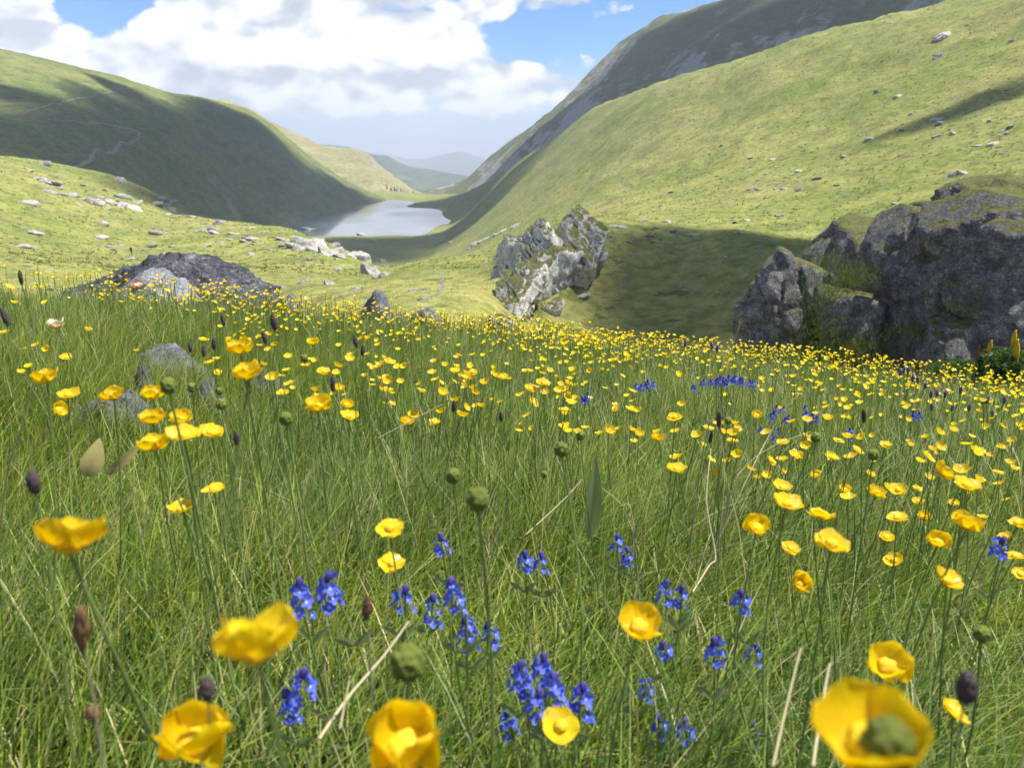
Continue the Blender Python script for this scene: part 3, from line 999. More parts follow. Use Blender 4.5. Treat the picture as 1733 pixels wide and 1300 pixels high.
outcrop('crag_outcrop', ground_hit(880, 540), 'pale lit rock crag with a grassy cleft between two leaning fins', crag_parts([
    ('rock_fin', 978, 446, 0.3, (50, 90, 80), (0.15, 0.42, 0.30), dict(W, seed=5, sub=6, tilt=(0.2, 0.6, 0.2), strata=0.03, sfreq=9, extra=((0.75, -0.65, 0.25, 0.55), (0.3, 0, 1, 0.85)))),
    ('rock_fin', 905, 452, 0.3, (46, 80, 78), (0.1, 0.46, 0.2), dict(W, seed=8, sub=6, tilt=(0.2, 0.6, 0.2), strata=0.03, sfreq=9, extra=((-0.8, -0.5, 0.1, 0.62), (0.2, 0, 1, 0.85)))),
    ('rock_fin', 874, 515, 0.0, (40, 70, 66), (0.1, 0.60, 0.25), dict(W, seed=14, sub=6, tilt=(0.2, 0.7, 0.2), strata=0.03, extra=((0.7, -0.6, 0.2, 0.6),))),
    ('rock_fin', 930, 480, 0.4, (44, 60, 66), (0.1, 0.5, 0.3), dict(W, seed=44, tilt=(0.2, 0.6, 0.2), strata=0.02, extra=((0.5, -0.8, 0.2, 0.55),))),
    ('rock_block', 936, 528, 0.2, (14, 18, 22), (0.1, 0.5, 0.2), dict(W, seed=21, sub=4)),
    ('rock_block', 852, 545, 0.2, (17, 16, 13), (0, 0.1, 0.3), dict(W, seed=29, sub=4, cells=0)),
]), M_CRAG, caps=crag_caps([(940, 425, -1.6, (16, 30, 44), 2600, 0.16), (950, 392, -0.6, (36, 26, 10), 1200, 0.16), (898, 478, -1.8, (40, 26, 9), 1200, 0.16),
                 (900, 415, -1.8, (24, 22, 24), 900, 0.16), (915, 520, -1.0, (12, 16, 30), 900, 0.16)]))

# dark slate boulder and its neighbours at the meadow's edge (about 13 m away, 1 px = 0.0102 m)
slate = rock_mesh('dark_boulder', 3, (1.22, 0.85, 0.62), sub=6, planes=10, cut=(0.8, 1.1), cells=20, cell_amp=0.014, crack=0.012, noise=0.03, tl_amp=0.06,
                  stretch=(0.6, 0.8, 2.6), tilt=(-0.2, 0.12, 0), strata=0.085, sfreq=11, extra=((0.75, -0.1, 0.8, 0.74), (-0.75, -0.1, 1, 0.72), (0, -1, 0.6, 0.8)))
p = at_r(262, 506, 9.2)
tag(obj('dark_boulder', slate, M_SLATE, loc=p - Vector((0, 0, 0.16))), 'large dark layered slate boulder at the far left edge of the flower meadow', 'boulder')

root = obj('painted_stone', None, loc=at_r(250, 510, 8.3))
tag(root, 'grey stone with a red and white trail mark in front of the dark boulder', 'stone')
st = rock_mesh('stone_body', 31, (0.36, 0.29, 0.38), sub=5, planes=9, cut=(0.7, 1.0), cells=10, cell_amp=0.02, crack=0.01, noise=0.03, extra=((0.55, -0.2, 0.85, 0.62), (-0.6, -0.2, 0.8, 0.64), (0, -1, 0.45, 0.66)))
body = obj('stone_body', st, M_GREY, root)
bpy.context.view_layer.update()
M_RED = flat_mat('red_paint', (0.62, 0.13, 0.06), 0.7, 0.3, 0.3, 30)
M_WHITE = flat_mat('white_paint', (0.80, 0.80, 0.78), 0.7, 0.3, 0.2, 30)


def paint_patch(name, cx, cz, w, h, m, lift):
    """paint dabbed on the front of the stone, following its surface"""
    V, Fc, n = [], [], 8
    for i in range(n + 1):
        for j in range(n + 1):
            u, v = i / n * 2 - 1, j / n * 2 - 1
            s = math.sqrt(max(0.0, 1 - 0.45 * u * u * v * v * 2))
            x, z = cx + w * u * s * (1 + 0.2 * math.sin(5 * v)), cz + h * v * s * (1 + 0.2 * math.sin(4 * u + 1))
            ok, loc, nor, _ = body.ray_cast(Vector((x, -3, z)), Vector((0, 1, 0)))
            q = loc + nor * lift if ok else Vector((x, -0.2, z))
            V.append(q[:])
    for i in range(n):
        for j in range(n):
            a = i * (n + 1) + j
            Fc.append((a, a + n + 1, a + n + 2, a + 1))
    return obj(name, new_mesh(name, V, faces=Fc), m, body)


paint_patch('red_mark', 0.00, 0.190, 0.07, 0.028, M_RED, 0.006)
paint_patch('white_mark', 0.015, 0.187, 0.042, 0.016, M_WHITE, 0.012)

BV = [rock_mesh('boulder_shape', 200 + i, d, sub=4, planes=11, cut=(0.62, 0.95), cells=14, cell_amp=0.05, crack=0.03, noise=0.05)
      for i, d in enumerate(((1, 0.8, 0.62), (1, 0.7, 0.45), (1, 0.9, 0.8), (1, 0.6, 0.34), (1, 0.75, 0.55)))]
SV = [rock_mesh('stone_shape', 300 + i, d, sub=3, planes=10, cut=(0.6, 0.95), cells=8, cell_amp=0.05, crack=0.03, noise=0.05)
      for i, d in enumerate(((1, 0.8, 0.55), (1, 0.7, 0.40), (1, 0.9, 0.75), (1, 0.6, 0.30), (1, 0.75, 0.5), (1, 0.5, 0.35)))]
for m_ in BV[:]:
    m_.materials.append(M_GREY)
BP = [m_.copy() for m_ in BV]
for m_ in BP:
    m_.materials[0] = M_PALE
for m_ in SV:
    m_.materials.append(M_PALE)


def stone(name, me, p, half, rot, label, cat, group=None, sink=0.25):
    o = obj(name, me, None, loc=p - Vector((0, 0, half * sink)), rot=rot, scale=half)
    return tag(o, label, cat, group)


ROCKS = []


def near_stone(px, py, r, wpx, vi, label, squash=1.0, rot=(0, 0, 0), sink=0.1, name='boulder'):
    """a rock whose middle is seen at px, py: it reaches down into the turf below"""
    if r < 6:                                   # out in the meadow: where the line of sight meets the grass tops
        az, t = pix_az_t(px, py)
        for k_ in range(400):
            r = 1.2 + 0.02 * k_
            if t * r <= mz(math.sin(az) * r, math.cos(az) * r) + 0.20:
                break
    p = at_r(px, py, r)
    half = wpx / F_PX * r * 0.5
    ROCKS.append((p.x, p.y, half))
    zmax = max(v.co.z for v in BV[vi].vertices)
    top = p.z + (-half * 0.16 if r < 6 else half * zmax * squash * 0.8)
    rot = (0, 0, rot[2])
    bot = mz(p.x, p.y) - 0.10
    sz = (top - bot) * 0.5 / zmax
    o = obj(name, BV[vi], None, loc=(p.x, p.y, (top + bot) * 0.5), rot=rot, scale=(half * 1.1, half * 1.1, sz))
    return tag(o, label, 'boulder')


near_stone(128, 500, 8.50, 78, 3, 'low grey boulder just left of the painted stone', 0.8, (0, 0.1, 0.3))
near_stone(212, 503, 7.89, 24, 0, 'small grey stone at the foot of the dark boulder', 0.9, (0, 0, 1.0), name='stone')
near_stone(637, 512, 9.18, 66, 2, 'rounded grey boulder standing alone behind the yellow flower drift', 1.0, (0, 0, 0.5))
near_stone(712, 524, 9.52, 70, 3, 'flat grey rock half sunk in grass beside the rounded boulder', 0.7, (0, 0, 0.2))
near_stone(480, 500, 9.52, 60, 3, 'flat grey slab showing behind the crest right of the dark boulder', 0.5, (0, 0, 0.2))
near_stone(850, 540, 10.88, 38, 4, 'bluish grey stone at the lower tip of the pale crag', 0.9, (0, 0, 0.2), name='stone')
near_stone(266, 574, 3.90, 116, 1, 'long grey rock lying in the tall grass on the left of the meadow', 0.95, (0.1, 0.28, -0.2), 0.0)
near_stone(236, 610, 3.40, 46, 2, 'small squarish grey rock next to the long meadow rock', 1.0, (0, 0, 0.6), 0.0)
near_stone(342, 632, 3.10, 64, 3, 'low flat rock nearly hidden by grass below the long meadow rock', 0.8, (0.0, 0.2, 0.2), 0.0)
near_stone(445, 618, 3.40, 54, 4, 'pale rock buried in grass behind the two tall central buttercups', 0.7, (0, 0.2, 0.3), 0.0)
near_stone(180, 646, 2.60, 130, 3, 'wide low rock sunk in the grass at the left of the meadow', 0.3, (0.1, 0.1, 0.1), 0.1)

# big rocks one can tell apart on the sunlit slope and beyond
for px, py, w, vi, sq, ry, lab in [
    (528, 412, 72, 1, 1.25, 0.35, 'largest pale rock on the sunlit slope, below the left end of the lake'),
    (560, 425, 44, 4, 1.0, 0.3, 'pale rock touching the lower right side of the largest slope rock'),
    (503, 404, 30, 2, 0.9, 0.1, 'pale rock on the left shoulder of the largest slope rock'),
    (606, 432, 40, 0, 1.3, 0.4, 'tall pale rock on the crest right of the largest slope rock'),
    (632, 458, 44, 4, 1.2, 0.5, 'jagged pale rock lower end of the slope crest above the stream'),
    (648, 465, 26, 2, 1.1, 0.2, 'small jagged rock at the end of the slope crest'),
    (371, 376, 24, 2, 1.0, 0.3, 'single pale block on the skyline of the boulder slope'),
    (203, 302, 22, 1, 1.2, 0.5, 'lone grey rock on the olive shoulder below the trail'),
    (72, 303, 20, 1, 1.3, 0.6, 'pointed pale rock on the upper left of the boulder slope'),
    (79, 318, 28, 3, 1.0, 0.2, 'dark edged slab under the pointed rock on the boulder slope'),
    (154, 340, 26, 2, 0.95, 0.1, 'round topped pale boulder in the middle of the stone run'),
    (220, 344, 44, 3, 0.9, 0.25, 'long pale slab on the crest of the stone run'),
    (310, 430, 36, 1, 0.8, 0.1, 'pale boulder showing just above the dark boulder'),
    (510, 478, 20, 2, 1.0, 0.2, 'upright pale stone low on the slope right of the dark boulder'),
    (560, 478, 24, 4, 1.0, 0.3, 'dark sided block low on the slope above the rounded boulder'),
    (602, 487, 26, 1, 1.0, 0.2, 'pale boulder above the rounded grey boulder'),
    (463, 483, 22, 0, 0.8, 0.1, 'mossy low stone right of the dark boulder'),
    (802, 413, 20, 2, 1.1, 0.2, 'dark rock at the foot of the right slope near the lake'),
    (822, 400, 28, 3, 0.9, -0.4, 'first slab of the pale rock line rising from the dark rock'),
    (850, 387, 30, 3, 0.9, -0.4, 'middle slab of the pale rock line on the right slope'),
    (877, 376, 26, 3, 0.8, -0.3, 'top slab of the pale rock line on the right slope'),
    (1597, 56, 28, 1, 1.0, -0.2, 'dark flat boulder high on the right slope near the top edge'),
    (1588, 92, 16, 2, 1.0, 0.2, 'small dark boulder below the flat one high on the right slope'),
    (1712, 68, 12, 2, 1.0, 0.2, 'bright stone high on the right slope at the picture edge'),
    (1612, 295, 16, 2, 1.2, 0.2, 'upright pale block on the right slope above the cliff'),
    (1632, 290, 18, 4, 1.0, 0.1, 'pale block beside the upright one above the cliff'),
    (1320, 363, 18, 0, 1.0, 0.1, 'grey boulder on the right slope above the shaded knoll'),
    (1352, 320, 14, 2, 1.0, 0.1, 'round pale stone in the middle of the right slope stone run'),
    (1172, 391, 34, 3, 0.8, 0.05, 'flat pale slab on the ridge of the shaded knoll'),
    (1045, 377, 36, 3, 0.8, 0.1, 'long pale slab on the ridge right of the crag'),
    (982, 496, 34, 3, 1.0, -0.35, 'leaning grey slab in the shade below the crag'),
    (1100, 402, 12, 0, 0.9, 0.0, 'small pale stone near the top of the shaded knoll'),
    (1427, 413, 16, 2, 0.9, 0.0, 'white stone behind the left shoulder of the cliff'),
    (1460, 403, 14, 0, 0.9, 0.0, 'grey stone in the hollow beside the cliff face'),
    (766, 407, 14, 3, 0.8, 0.0, 'bright slab lying on the marsh by the lake'),
    (700, 488, 20, 0, 0.8, 0.0, 'pale stone on the bank left of the stream'),
    (722, 487, 24, 1, 0.8, 0.1, 'larger pale stone beside the stream bend'),
    (712, 505, 16, 2, 0.9, 0.1, 'white rounded stone below the stream bend'),
]:
    q = ground_hit(px, py + w * 0.15, b_z)
    if q is None:
        continue
    r_ = math.hypot(q.x, q.y)
    half = w / F_PX * r_ * 0.5
    o = obj('boulder', BP[vi], None, loc=q - Vector((0, 0, half * 0.15)), rot=(0.1, ry, random.uniform(-0.4, 0.4)), scale=(half, half, half * sq))
    tag(o, lab, 'boulder')


def strew(n, sampler, sizes, label, group, seed, name='stone', zf=b_z, cuts=(), zones=()):
    g = random.Random(seed)
    made = 0
    for _ in range(n * 3):
        if made >= n:
            break
        px, py = sampler(g)
        q = ground_hit(px, py, zf)
        if q is None:
            continue
        r_ = math.hypot(q.x, q.y)
        half = sizes(g) / F_PX * r_ * 0.5
        o = obj(name, SV[g.randrange(6)], None, loc=q + Vector((0, 0, half * 0.05)), rot=(g.uniform(-0.2, 0.2), g.uniform(-0.1, 0.4), g.uniform(0, 6.28)), scale=(half, half, half * g.uniform(0.6, 1.0)))
        zone = zones[int(np.searchsorted(cuts, px))] if zones else ''
        tag(o, label + zone, 'stone', group + zone)
        made += 1


def run_left(g):
    t = g.random()
    if g.random() < 0.62:                    # the main stone run, from upper left down to the stream
        x = 40 + 620 * t
        y = 300 + 0.26 * (x - 40) + g.gauss(0, 16)
        return x, y
    return g.uniform(0, 660), g.uniform(330, 495)


def run_right(g):
    if g.random() < 0.6:
        t = g.random()
        x = 1020 + 713 * t
        return x + g.gauss(0, 20), 390 - 190 * t + g.gauss(0, 24) + 30 * math.sin(t * 7)
    x = g.uniform(900, 1733)
    return x, g.uniform(max(60, 330 - 0.32 * (x - 900)), 400)


big_or_small = lambda a, b: (lambda g: a + (b - a) * g.random() ** 2.2)
strew(170, run_left, big_or_small(7, 27), 'pale stone on the sunlit boulder slope', 'stones on the left slope', 4, cuts=(170, 340, 500), zones=(' below the trail hill', ' above the dark boulder', ' between dark boulder and lake', ' just below the lake'))
strew(120, run_right, big_or_small(5, 17), 'small pale stone on the long right slope', 'stones on the right slope', 5, cuts=(1150, 1350, 1550), zones=(' above the crag', ' above the shaded knoll', ' behind the cliff shoulder', ' above the cliff top'))
strew(30, lambda g: (g.uniform(1380, 1500), g.uniform(372, 412)), big_or_small(4, 12), 'pale stone in the rubble patch beside the cliff top', 'rubble beside the cliff', 6)

# ------------------------------------------------------------------ meadow grass
def blades(name, x, y, h, w, lean_dir, bend, cols, segs, material, zfun=meadow_z, droop=0.25, twist=None):
    keep = np.ones(len(x), bool)
    if zfun is meadow_z:                         # none grows through the rocks; short in front of them
        for rx, ry, rr in ROCKS:
            keep &= (x - rx) ** 2 + (y - ry) ** 2 > (rr * 0.85) ** 2
            fr = ((x - rx * 0.86) / (rr * 1.3)) ** 2 + ((y - ry * 0.86) / (rr * 2.0 + 0.25)) ** 2
            h = np.where(fr < 1, h * (0.94 + 0.06 * fr), h)
    x, y, h, w, lean_dir, bend, cols = x[keep], y[keep], h[keep], w[keep], lean_dir[keep], bend[keep], cols[keep]
    n = len(x)
    z = zfun(x, y)
    t = np.linspace(0, 1, segs + 1)
    ld = np.stack((np.cos(lean_dir), np.sin(lean_dir)), 1)
    tw = lean_dir + (np.pi / 2 if twist is None else twist)
    side = np.stack((np.cos(tw), np.sin(tw)), 1)
    V = np.zeros((n, 2 * segs + 1, 3))
    for i, tt in enumerate(t):
        px = x + ld[:, 0] * h * (bend * tt * tt + 0.12 * tt)
        py = y + ld[:, 1] * h * (bend * tt * tt + 0.12 * tt)
        pz = z - 0.01 + h * tt * (1 - droop * np.minimum(bend, 1.6) * tt * tt)
        ww = w * (1 - tt) ** 0.6 * (0.75 + 0.5 * min(tt * 3, 1)) * 0.5
        if i < segs:
            V[:, 2 * i, 0], V[:, 2 * i, 1], V[:, 2 * i, 2] = px - side[:, 0] * ww, py - side[:, 1] * ww, pz
            V[:, 2 * i + 1, 0], V[:, 2 * i + 1, 1], V[:, 2 * i + 1, 2] = px + side[:, 0] * ww, py + side[:, 1] * ww, pz
        else:
            V[:, 2 * i, 0], V[:, 2 * i, 1], V[:, 2 * i, 2] = px, py, pz
    k = 2 * segs + 1
    b = (np.arange(n) * k)[:, None]
    Q = np.concatenate([b + np.array([2 * i, 2 * i + 1, 2 * i + 3, 2 * i + 2]) for i in range(segs - 1)]) if segs > 1 else None
    T = b + np.array([2 * (segs - 1), 2 * (segs - 1) + 1, 2 * segs])
    me = new_mesh(name, V.reshape(-1, 3), quads=Q, tris=T)
    vcol(me, np.repeat(cols, k, 0))
    return kind(obj(name, me, material), 'stuff')


def wedge(n, r0, r1, half=0.70, power=1.0):
    """random places on the meadow in front of the camera between two distances"""
    u = rng.random(n)
    r = np.sqrt(r0 ** 2 + (r1 ** 2 - r0 ** 2) * u ** power)
    a = rng.uniform(-half, half, n)
    return np.sin(a) * r, np.cos(a) * r, r, a


PALETTE = np.array([(0.155, 0.240, 0.030), (0.225, 0.300, 0.036), (0.082, 0.145, 0.030), (0.330, 0.350, 0.055), (0.265, 0.300, 0.100), (0.48, 0.41, 0.21)])


def blade_cols(x, y, straw=0.05):
    n = len(x)
    p = np.stack((x * 1.3, y * 1.3, np.zeros(n)), 1)
    f = perlin(p) + 0.5 * perlin(p * 3.1)
    wts = np.stack((np.full(n, 1.0), 1 + f, np.maximum(0.1, 1 - 1.2 * f), np.maximum(0.1, 0.7 + 1.4 * f), np.full(n, 0.7), np.full(n, straw * 4)), 1)
    c = np.cumsum(wts, 1)
    k = (rng.random(n)[:, None] * c[:, -1:] > c).sum(1)
    col = PALETTE[np.minimum(k, 5)]
    return np.clip(col * rng.uniform(0.7, 1.35, (n, 1)), 0.01, 0.6)


def wind(x, y, spread):
    n = len(x)
    p = np.stack((x * 0.6, y * 0.6, np.zeros(n)), 1)
    base = 0.35 + 1.1 * perlin(p)              # mostly towards the right, swirling
    return base + rng.normal(0, spread, n)


def tuft_gain(x, y):
    p = np.stack((x * 1.7, y * 1.7, np.zeros(len(x)) + 3), 1)
    return 1 + 0.30 * perlin(p) + 0.18 * perlin(p * 2.6)


# close: fine long blades
x, y, r, a = wedge(30000, 0.22, 1.7, 0.78)
h = 0.215 * tuft_gain(x, y) * rng.uniform(0.55, 1.2, len(x))
blades('grass', x, y, h, rng.uniform(0.0012, 0.0028, len(x)), wind(x, y, 1.1), np.abs(rng.normal(0.36, 0.30, len(x))), blade_cols(x, y, 0.07), 5, M_GRASS)
# short broad under-leaves
x, y, r, a = wedge(9000, 0.25, 1.7, 0.78)
h = rng.uniform(0.06, 0.16, len(x))
blades('grass', x, y, h, rng.uniform(0.0035, 0.0085, len(x)), rng.uniform(0, 6.28, len(x)), np.abs(rng.normal(0.6, 0.4, len(x))), blade_cols(x, y, 0.10), 4, M_GRASS)
# middle
x, y, r, a = wedge(70000, 1.6, 4.6, 0.72)
h = 0.225 * tuft_gain(x, y) * rng.uniform(0.55, 1.25, len(x))
blades('grass', x, y, h, rng.uniform(0.0018, 0.0038, len(x)), wind(x, y, 1.0), np.abs(rng.normal(0.38, 0.28, len(x))), blade_cols(x, y, 0.05), 3, M_GRASS)
# far, to the crest
x, y, r, a = wedge(120000, 4.4, 12.5, 0.70)
h = 0.25 * tuft_gain(x, y) * rng.uniform(0.55, 1.25, len(x))
blades('grass', x, y, h, rng.uniform(0.0035, 0.007, len(x)), wind(x, y, 1.0), np.abs(rng.normal(0.45, 0.3, len(x))), blade_cols(x, y, 0.05), 2, M_GRASS)
# pale flowering stems standing above the rest
x, y, r, a = wedge(2600, 0.5, 6.0, 0.72)
h = rng.uniform(0.26, 0.40, len(x))
blades('grass', x, y, h, rng.uniform(0.0009, 0.0016, len(x)) * (1 + 0.25 * r), wind(x, y, 1.2), np.abs(rng.normal(0.2, 0.18, len(x))), np.array((0.36, 0.32, 0.17)) * rng.uniform(0.6, 1.25, (len(x), 1)), 3, M_GRASS)
# beyond the crest
x, y, r, a = wedge(26000, 12.3, 20.0, 0.70)
h = 0.27 * tuft_gain(x, y) * rng.uniform(0.55, 1.25, len(x))
blades('grass', x, y, h, rng.uniform(0.008, 0.014, len(x)), wind(x, y, 1.0), np.abs(rng.normal(0.45, 0.3, len(x))), blade_cols(x, y, 0.05), 2, M_GRASS)


# tussocks on the slopes below
def tussocks(n, r0, r1, a0, a1, h0, h1, wr, cols, seed):
    g = np.random.default_rng(seed)
    m = 5
    r = np.exp(g.uniform(math.log(r0), math.log(r1), n))
    a = g.uniform(a0, a1, n)
    cx, cy = np.sin(a) * r, np.cos(a) * r
    keep = perlin(np.stack((cx * 0.25, cy * 0.25, np.zeros(n)), 1)) + g.normal(0, 0.3, n) > -0.05
    cx, cy, r = cx[keep], cy[keep], r[keep]
    n = len(cx)
    tone = g.random(n)
    hh = g.uniform(h0, h1, n) * (0.6 + r / r1)
    x = np.repeat(cx, m) + g.normal(0, 0.5, n * m) * np.repeat(hh, m)
    y = np.repeat(cy, m) + g.normal(0, 0.5, n * m) * np.repeat(hh, m)
    h = np.repeat(hh, m) * g.uniform(0.6, 1.1, n * m)
    tn = np.repeat(tone, m)[:, None]
    c = (1 - tn) * np.array(cols[0]) + tn * np.array(cols[1])
    zf = lambda xx, yy: b_z(np.arctan2(xx, yy), np.hypot(xx, yy)) - 0.03
    blades('grass_tussocks', x, y, h, h * wr, g.uniform(0, 6.28, n * m), np.abs(g.normal(0.5, 0.3, n * m)), c * g.uniform(0.8, 1.2, (n * m, 1)), 1, M_TUFT, zf)


tussocks(22000, 17, 130, -0.60, 0.62, 0.13, 0.30, 0.16, ((0.10, 0.145, 0.03), (0.24, 0.225, 0.075)), 1)
tussocks(20000, 110, 560, -0.60, 0.62, 0.22, 0.5, 1.1, ((0.125, 0.155, 0.04), (0.26, 0.24, 0.085)), 2)


# ------------------------------------------------------------------ flowers
def petal_mesh(open_a, open_b, seed, nu=8, nv=10):
    g = np.random.default_rng(seed)
    V, Fc = [], []
    rr = zz = 0.06
    zz = 0.0
    prev = 0.0
    ph = g.uniform(0, 6)
    for i in range(nu + 1):
        u = i / nu
        th = R(open_a + (open_b - open_a) * u)
        if i:
            rr += math.cos(th) * (u - prev)
            zz += math.sin(th) * (u - prev)
        prev = u
        w = 0.60 * (math.sin(math.pi * (0.05 + 0.915 * u ** 1.2))) ** 0.55
        for j in range(nv + 1):
            v = j / nv * 2 - 1
            lift = 0.16 * v * v * w + 0.035 * math.sin(4 * v + ph) * u + 0.008 * math.sin(9 * v + 2 * ph) * u * u
            notch = (-0.06 * math.exp(-((v - 0.2 * math.sin(ph)) / 0.25) ** 2) + 0.009 * math.sin(6 * v + ph)) * u ** 4 - 0.10 * v * v * u
            r2 = rr + notch * math.cos(th) - lift * math.sin(th) * 0.7
            V.append((r2, v * w, zz + notch * math.sin(th) + lift * math.cos(th)))
    for i in range(nu):
        for j in range(nv):
            a = i * (nv + 1) + j
            Fc.append((a, a + nv + 1, a + nv + 2, a + 1))
    me = new_mesh('petal', V, faces=Fc)
    me.materials.append(M_PETAL)
    return me


PETALS = {'open': [petal_mesh(8, 42, s) for s in (1, 2, 11, 12)], 'cup': [petal_mesh(14, 78, s) for s in (3, 4, 13, 14)], 'flat': [petal_mesh(4, 24, s) for s in (5, 6, 15)], 'closed': [petal_mesh(25, 105, s) for s in (7, 8, 16)]}
SPAN = {'open': 1.72, 'cup': 1.42, 'flat': 1.9, 'closed': 1.15}
FADED = [m_.copy() for m_ in PETALS['cup']]
for m_ in FADED:
    m_.materials[0] = M_FADED


def stem_mesh(name, bow, m, seed, hair=True):
    V, Fc, ns, nk = [], [], 9, 6
    g = random.Random(seed)
    for i in range(ns + 1):
        t = i / ns
        cx, cy = bow * math.sin(math.pi * t), bow * 0.4 * math.sin(2 * math.pi * t)
        rad = 1.15 - 0.35 * t
        for k_ in range(nk):
            a = k_ / nk * 2 * math.pi
            V.append((cx + rad * math.cos(a), cy + rad * math.sin(a), t))
    for i in range(ns):
        for k_ in range(nk):
            a, b = i * nk + k_, i * nk + (k_ + 1) % nk
            Fc.append((a, b, b + nk, a + nk))
    me = new_mesh(name, V, faces=Fc)
    me.materials.append(m)
    return me


STEMS = [stem_mesh('stem', b, M_STEM, i) for i, b in enumerate((-14, -7, 6, 12, 18))]
STRAWSTEMS = [stem_mesh('stem', b, M_STRAW, i) for i, b in enumerate((-16, 9, 20))]


def knob_mesh(name, m, spikes, sub=3, amp=0.18, elong=1.0, seed=0):
    V, T = ICO[sub]
    g = np.random.default_rng(seed)
    S = g.normal(size=(spikes, 3))
    S /= np.linalg.norm(S, axis=1)[:, None]
    d = (V @ S.T).max(1)
    thr = math.cos(2.1 / math.sqrt(spikes))
    P = V * (1 - amp / 2 + amp * np.clip((d - thr) / (1 - thr), 0, 1))[:, None]
    P[:, 2] *= elong
    me = new_mesh(name, P, tris=T)
    me.materials.append(m)
    return me


CENTRE = knob_mesh('flower_centre', M_STAMEN, 46, 3, 0.22, 0.7, 1)
SEEDBALL = knob_mesh('seed_cluster', M_SEED, 60, 4, 0.22, 1.05, 2)
DARKHEAD = knob_mesh('spike', M_DARKSPIKE, 120, 4, 0.22, 1.0, 3)
BROWNHEAD = knob_mesh('spike', M_BROWNSPIKE, 90, 4, 0.35, 1.0, 4)
MAUVEHEAD = knob_mesh('spike', M_MAUVE, 46, 3, 0.5, 1.0, 5)
YELLOWHEAD = knob_mesh('spike', M_YSPIKE, 60, 3, 0.45, 1.0, 6)


def lobed_head(span_up, seed):
    """five-lobed cup of a small flower as one surface"""
    V, Fc, n = [(0, 0, 0.02)], [], 20
    for ring, (rr, zz) in enumerate(((0.28, 0.03), (0.62, 0.20 * span_up), (0.98, 0.62 * span_up))):
        for k_ in range(n):
            a = k_ / n * 2 * math.pi
            lobe = 1 - (0.0, 0.05, 0.16)[ring] * (1 - abs(math.cos(2.5 * a))) ** 1.5
            V.append((rr * lobe * math.cos(a), rr * lobe * math.sin(a), zz * (0.9 + 0.12 * math.cos(5 * a + seed))))
    for k_ in range(n):
        Fc.append((0, 1 + k_, 1 + (k_ + 1) % n))
        for ring in (0, 1):
            a, b = 1 + ring * n + k_, 1 + ring * n + (k_ + 1) % n
            Fc.append((a, a + n, b + n, b))
    me = new_mesh('flower_head', V, faces=Fc)
    me.materials.append(M_PETAL)
    return me


HEADS = [lobed_head(s, i) for i, s in enumerate((0.6, 0.9, 1.25))]


def put_stem(root, base, head, rad, meshes, g):
    d = head - base
    o = obj('stem', g.choice(meshes), None, root, scale=(rad, rad, d.length))
    o.rotation_euler = d.to_track_quat('Z', 'Y').to_euler()
    return o


def base_under(head, g, spread=0.05):
    x, y = head.x + g.gauss(0, spread), head.y + g.gauss(0, spread) + 0.02
    return Vector((x, y, mz(x, y)))


def buttercup(px, py, wpx, form='cup', tilt=(0.0, 0.0), label=None, group=None, W=0.0255, faded=False, seed=None, missing=()):
    g = random.Random(seed if seed is not None else int(px * 7 + py))
    depth = F_PX * W / wpx
    head = Vector(pix_at_depth(px, py, depth))
    base = base_under(head, g)
    root = obj('buttercup', None, loc=base)
    L = W / SPAN[form]
    rot = Euler((tilt[0], tilt[1], 0)).to_matrix() @ Euler((0, 0, g.uniform(0, 6.28))).to_matrix()
    off = head - base - rot @ Vector((0, 0, L * (0.45 if form != 'flat' else 0.15)))
    put_stem(root, base, base + off, 0.0011, STEMS, g)
    for i in range(5):
        if i in missing:
            continue
        me = g.choice(FADED if faded else PETALS[form])
        m3 = rot @ Euler((g.gauss(0, 0.10), g.gauss(0, 0.10), i * 2 * math.pi / 5 + g.gauss(0, 0.07))).to_matrix()
        o = obj('petal', me, None, root, off, m3.to_euler(), L * g.uniform(0.92, 1.08))
    obj('flower_centre', CENTRE, None, root, off + rot @ Vector((0, 0, L * 0.13)), rot.to_euler(), L * 0.33)
    return tag(root, label, 'flower', group)


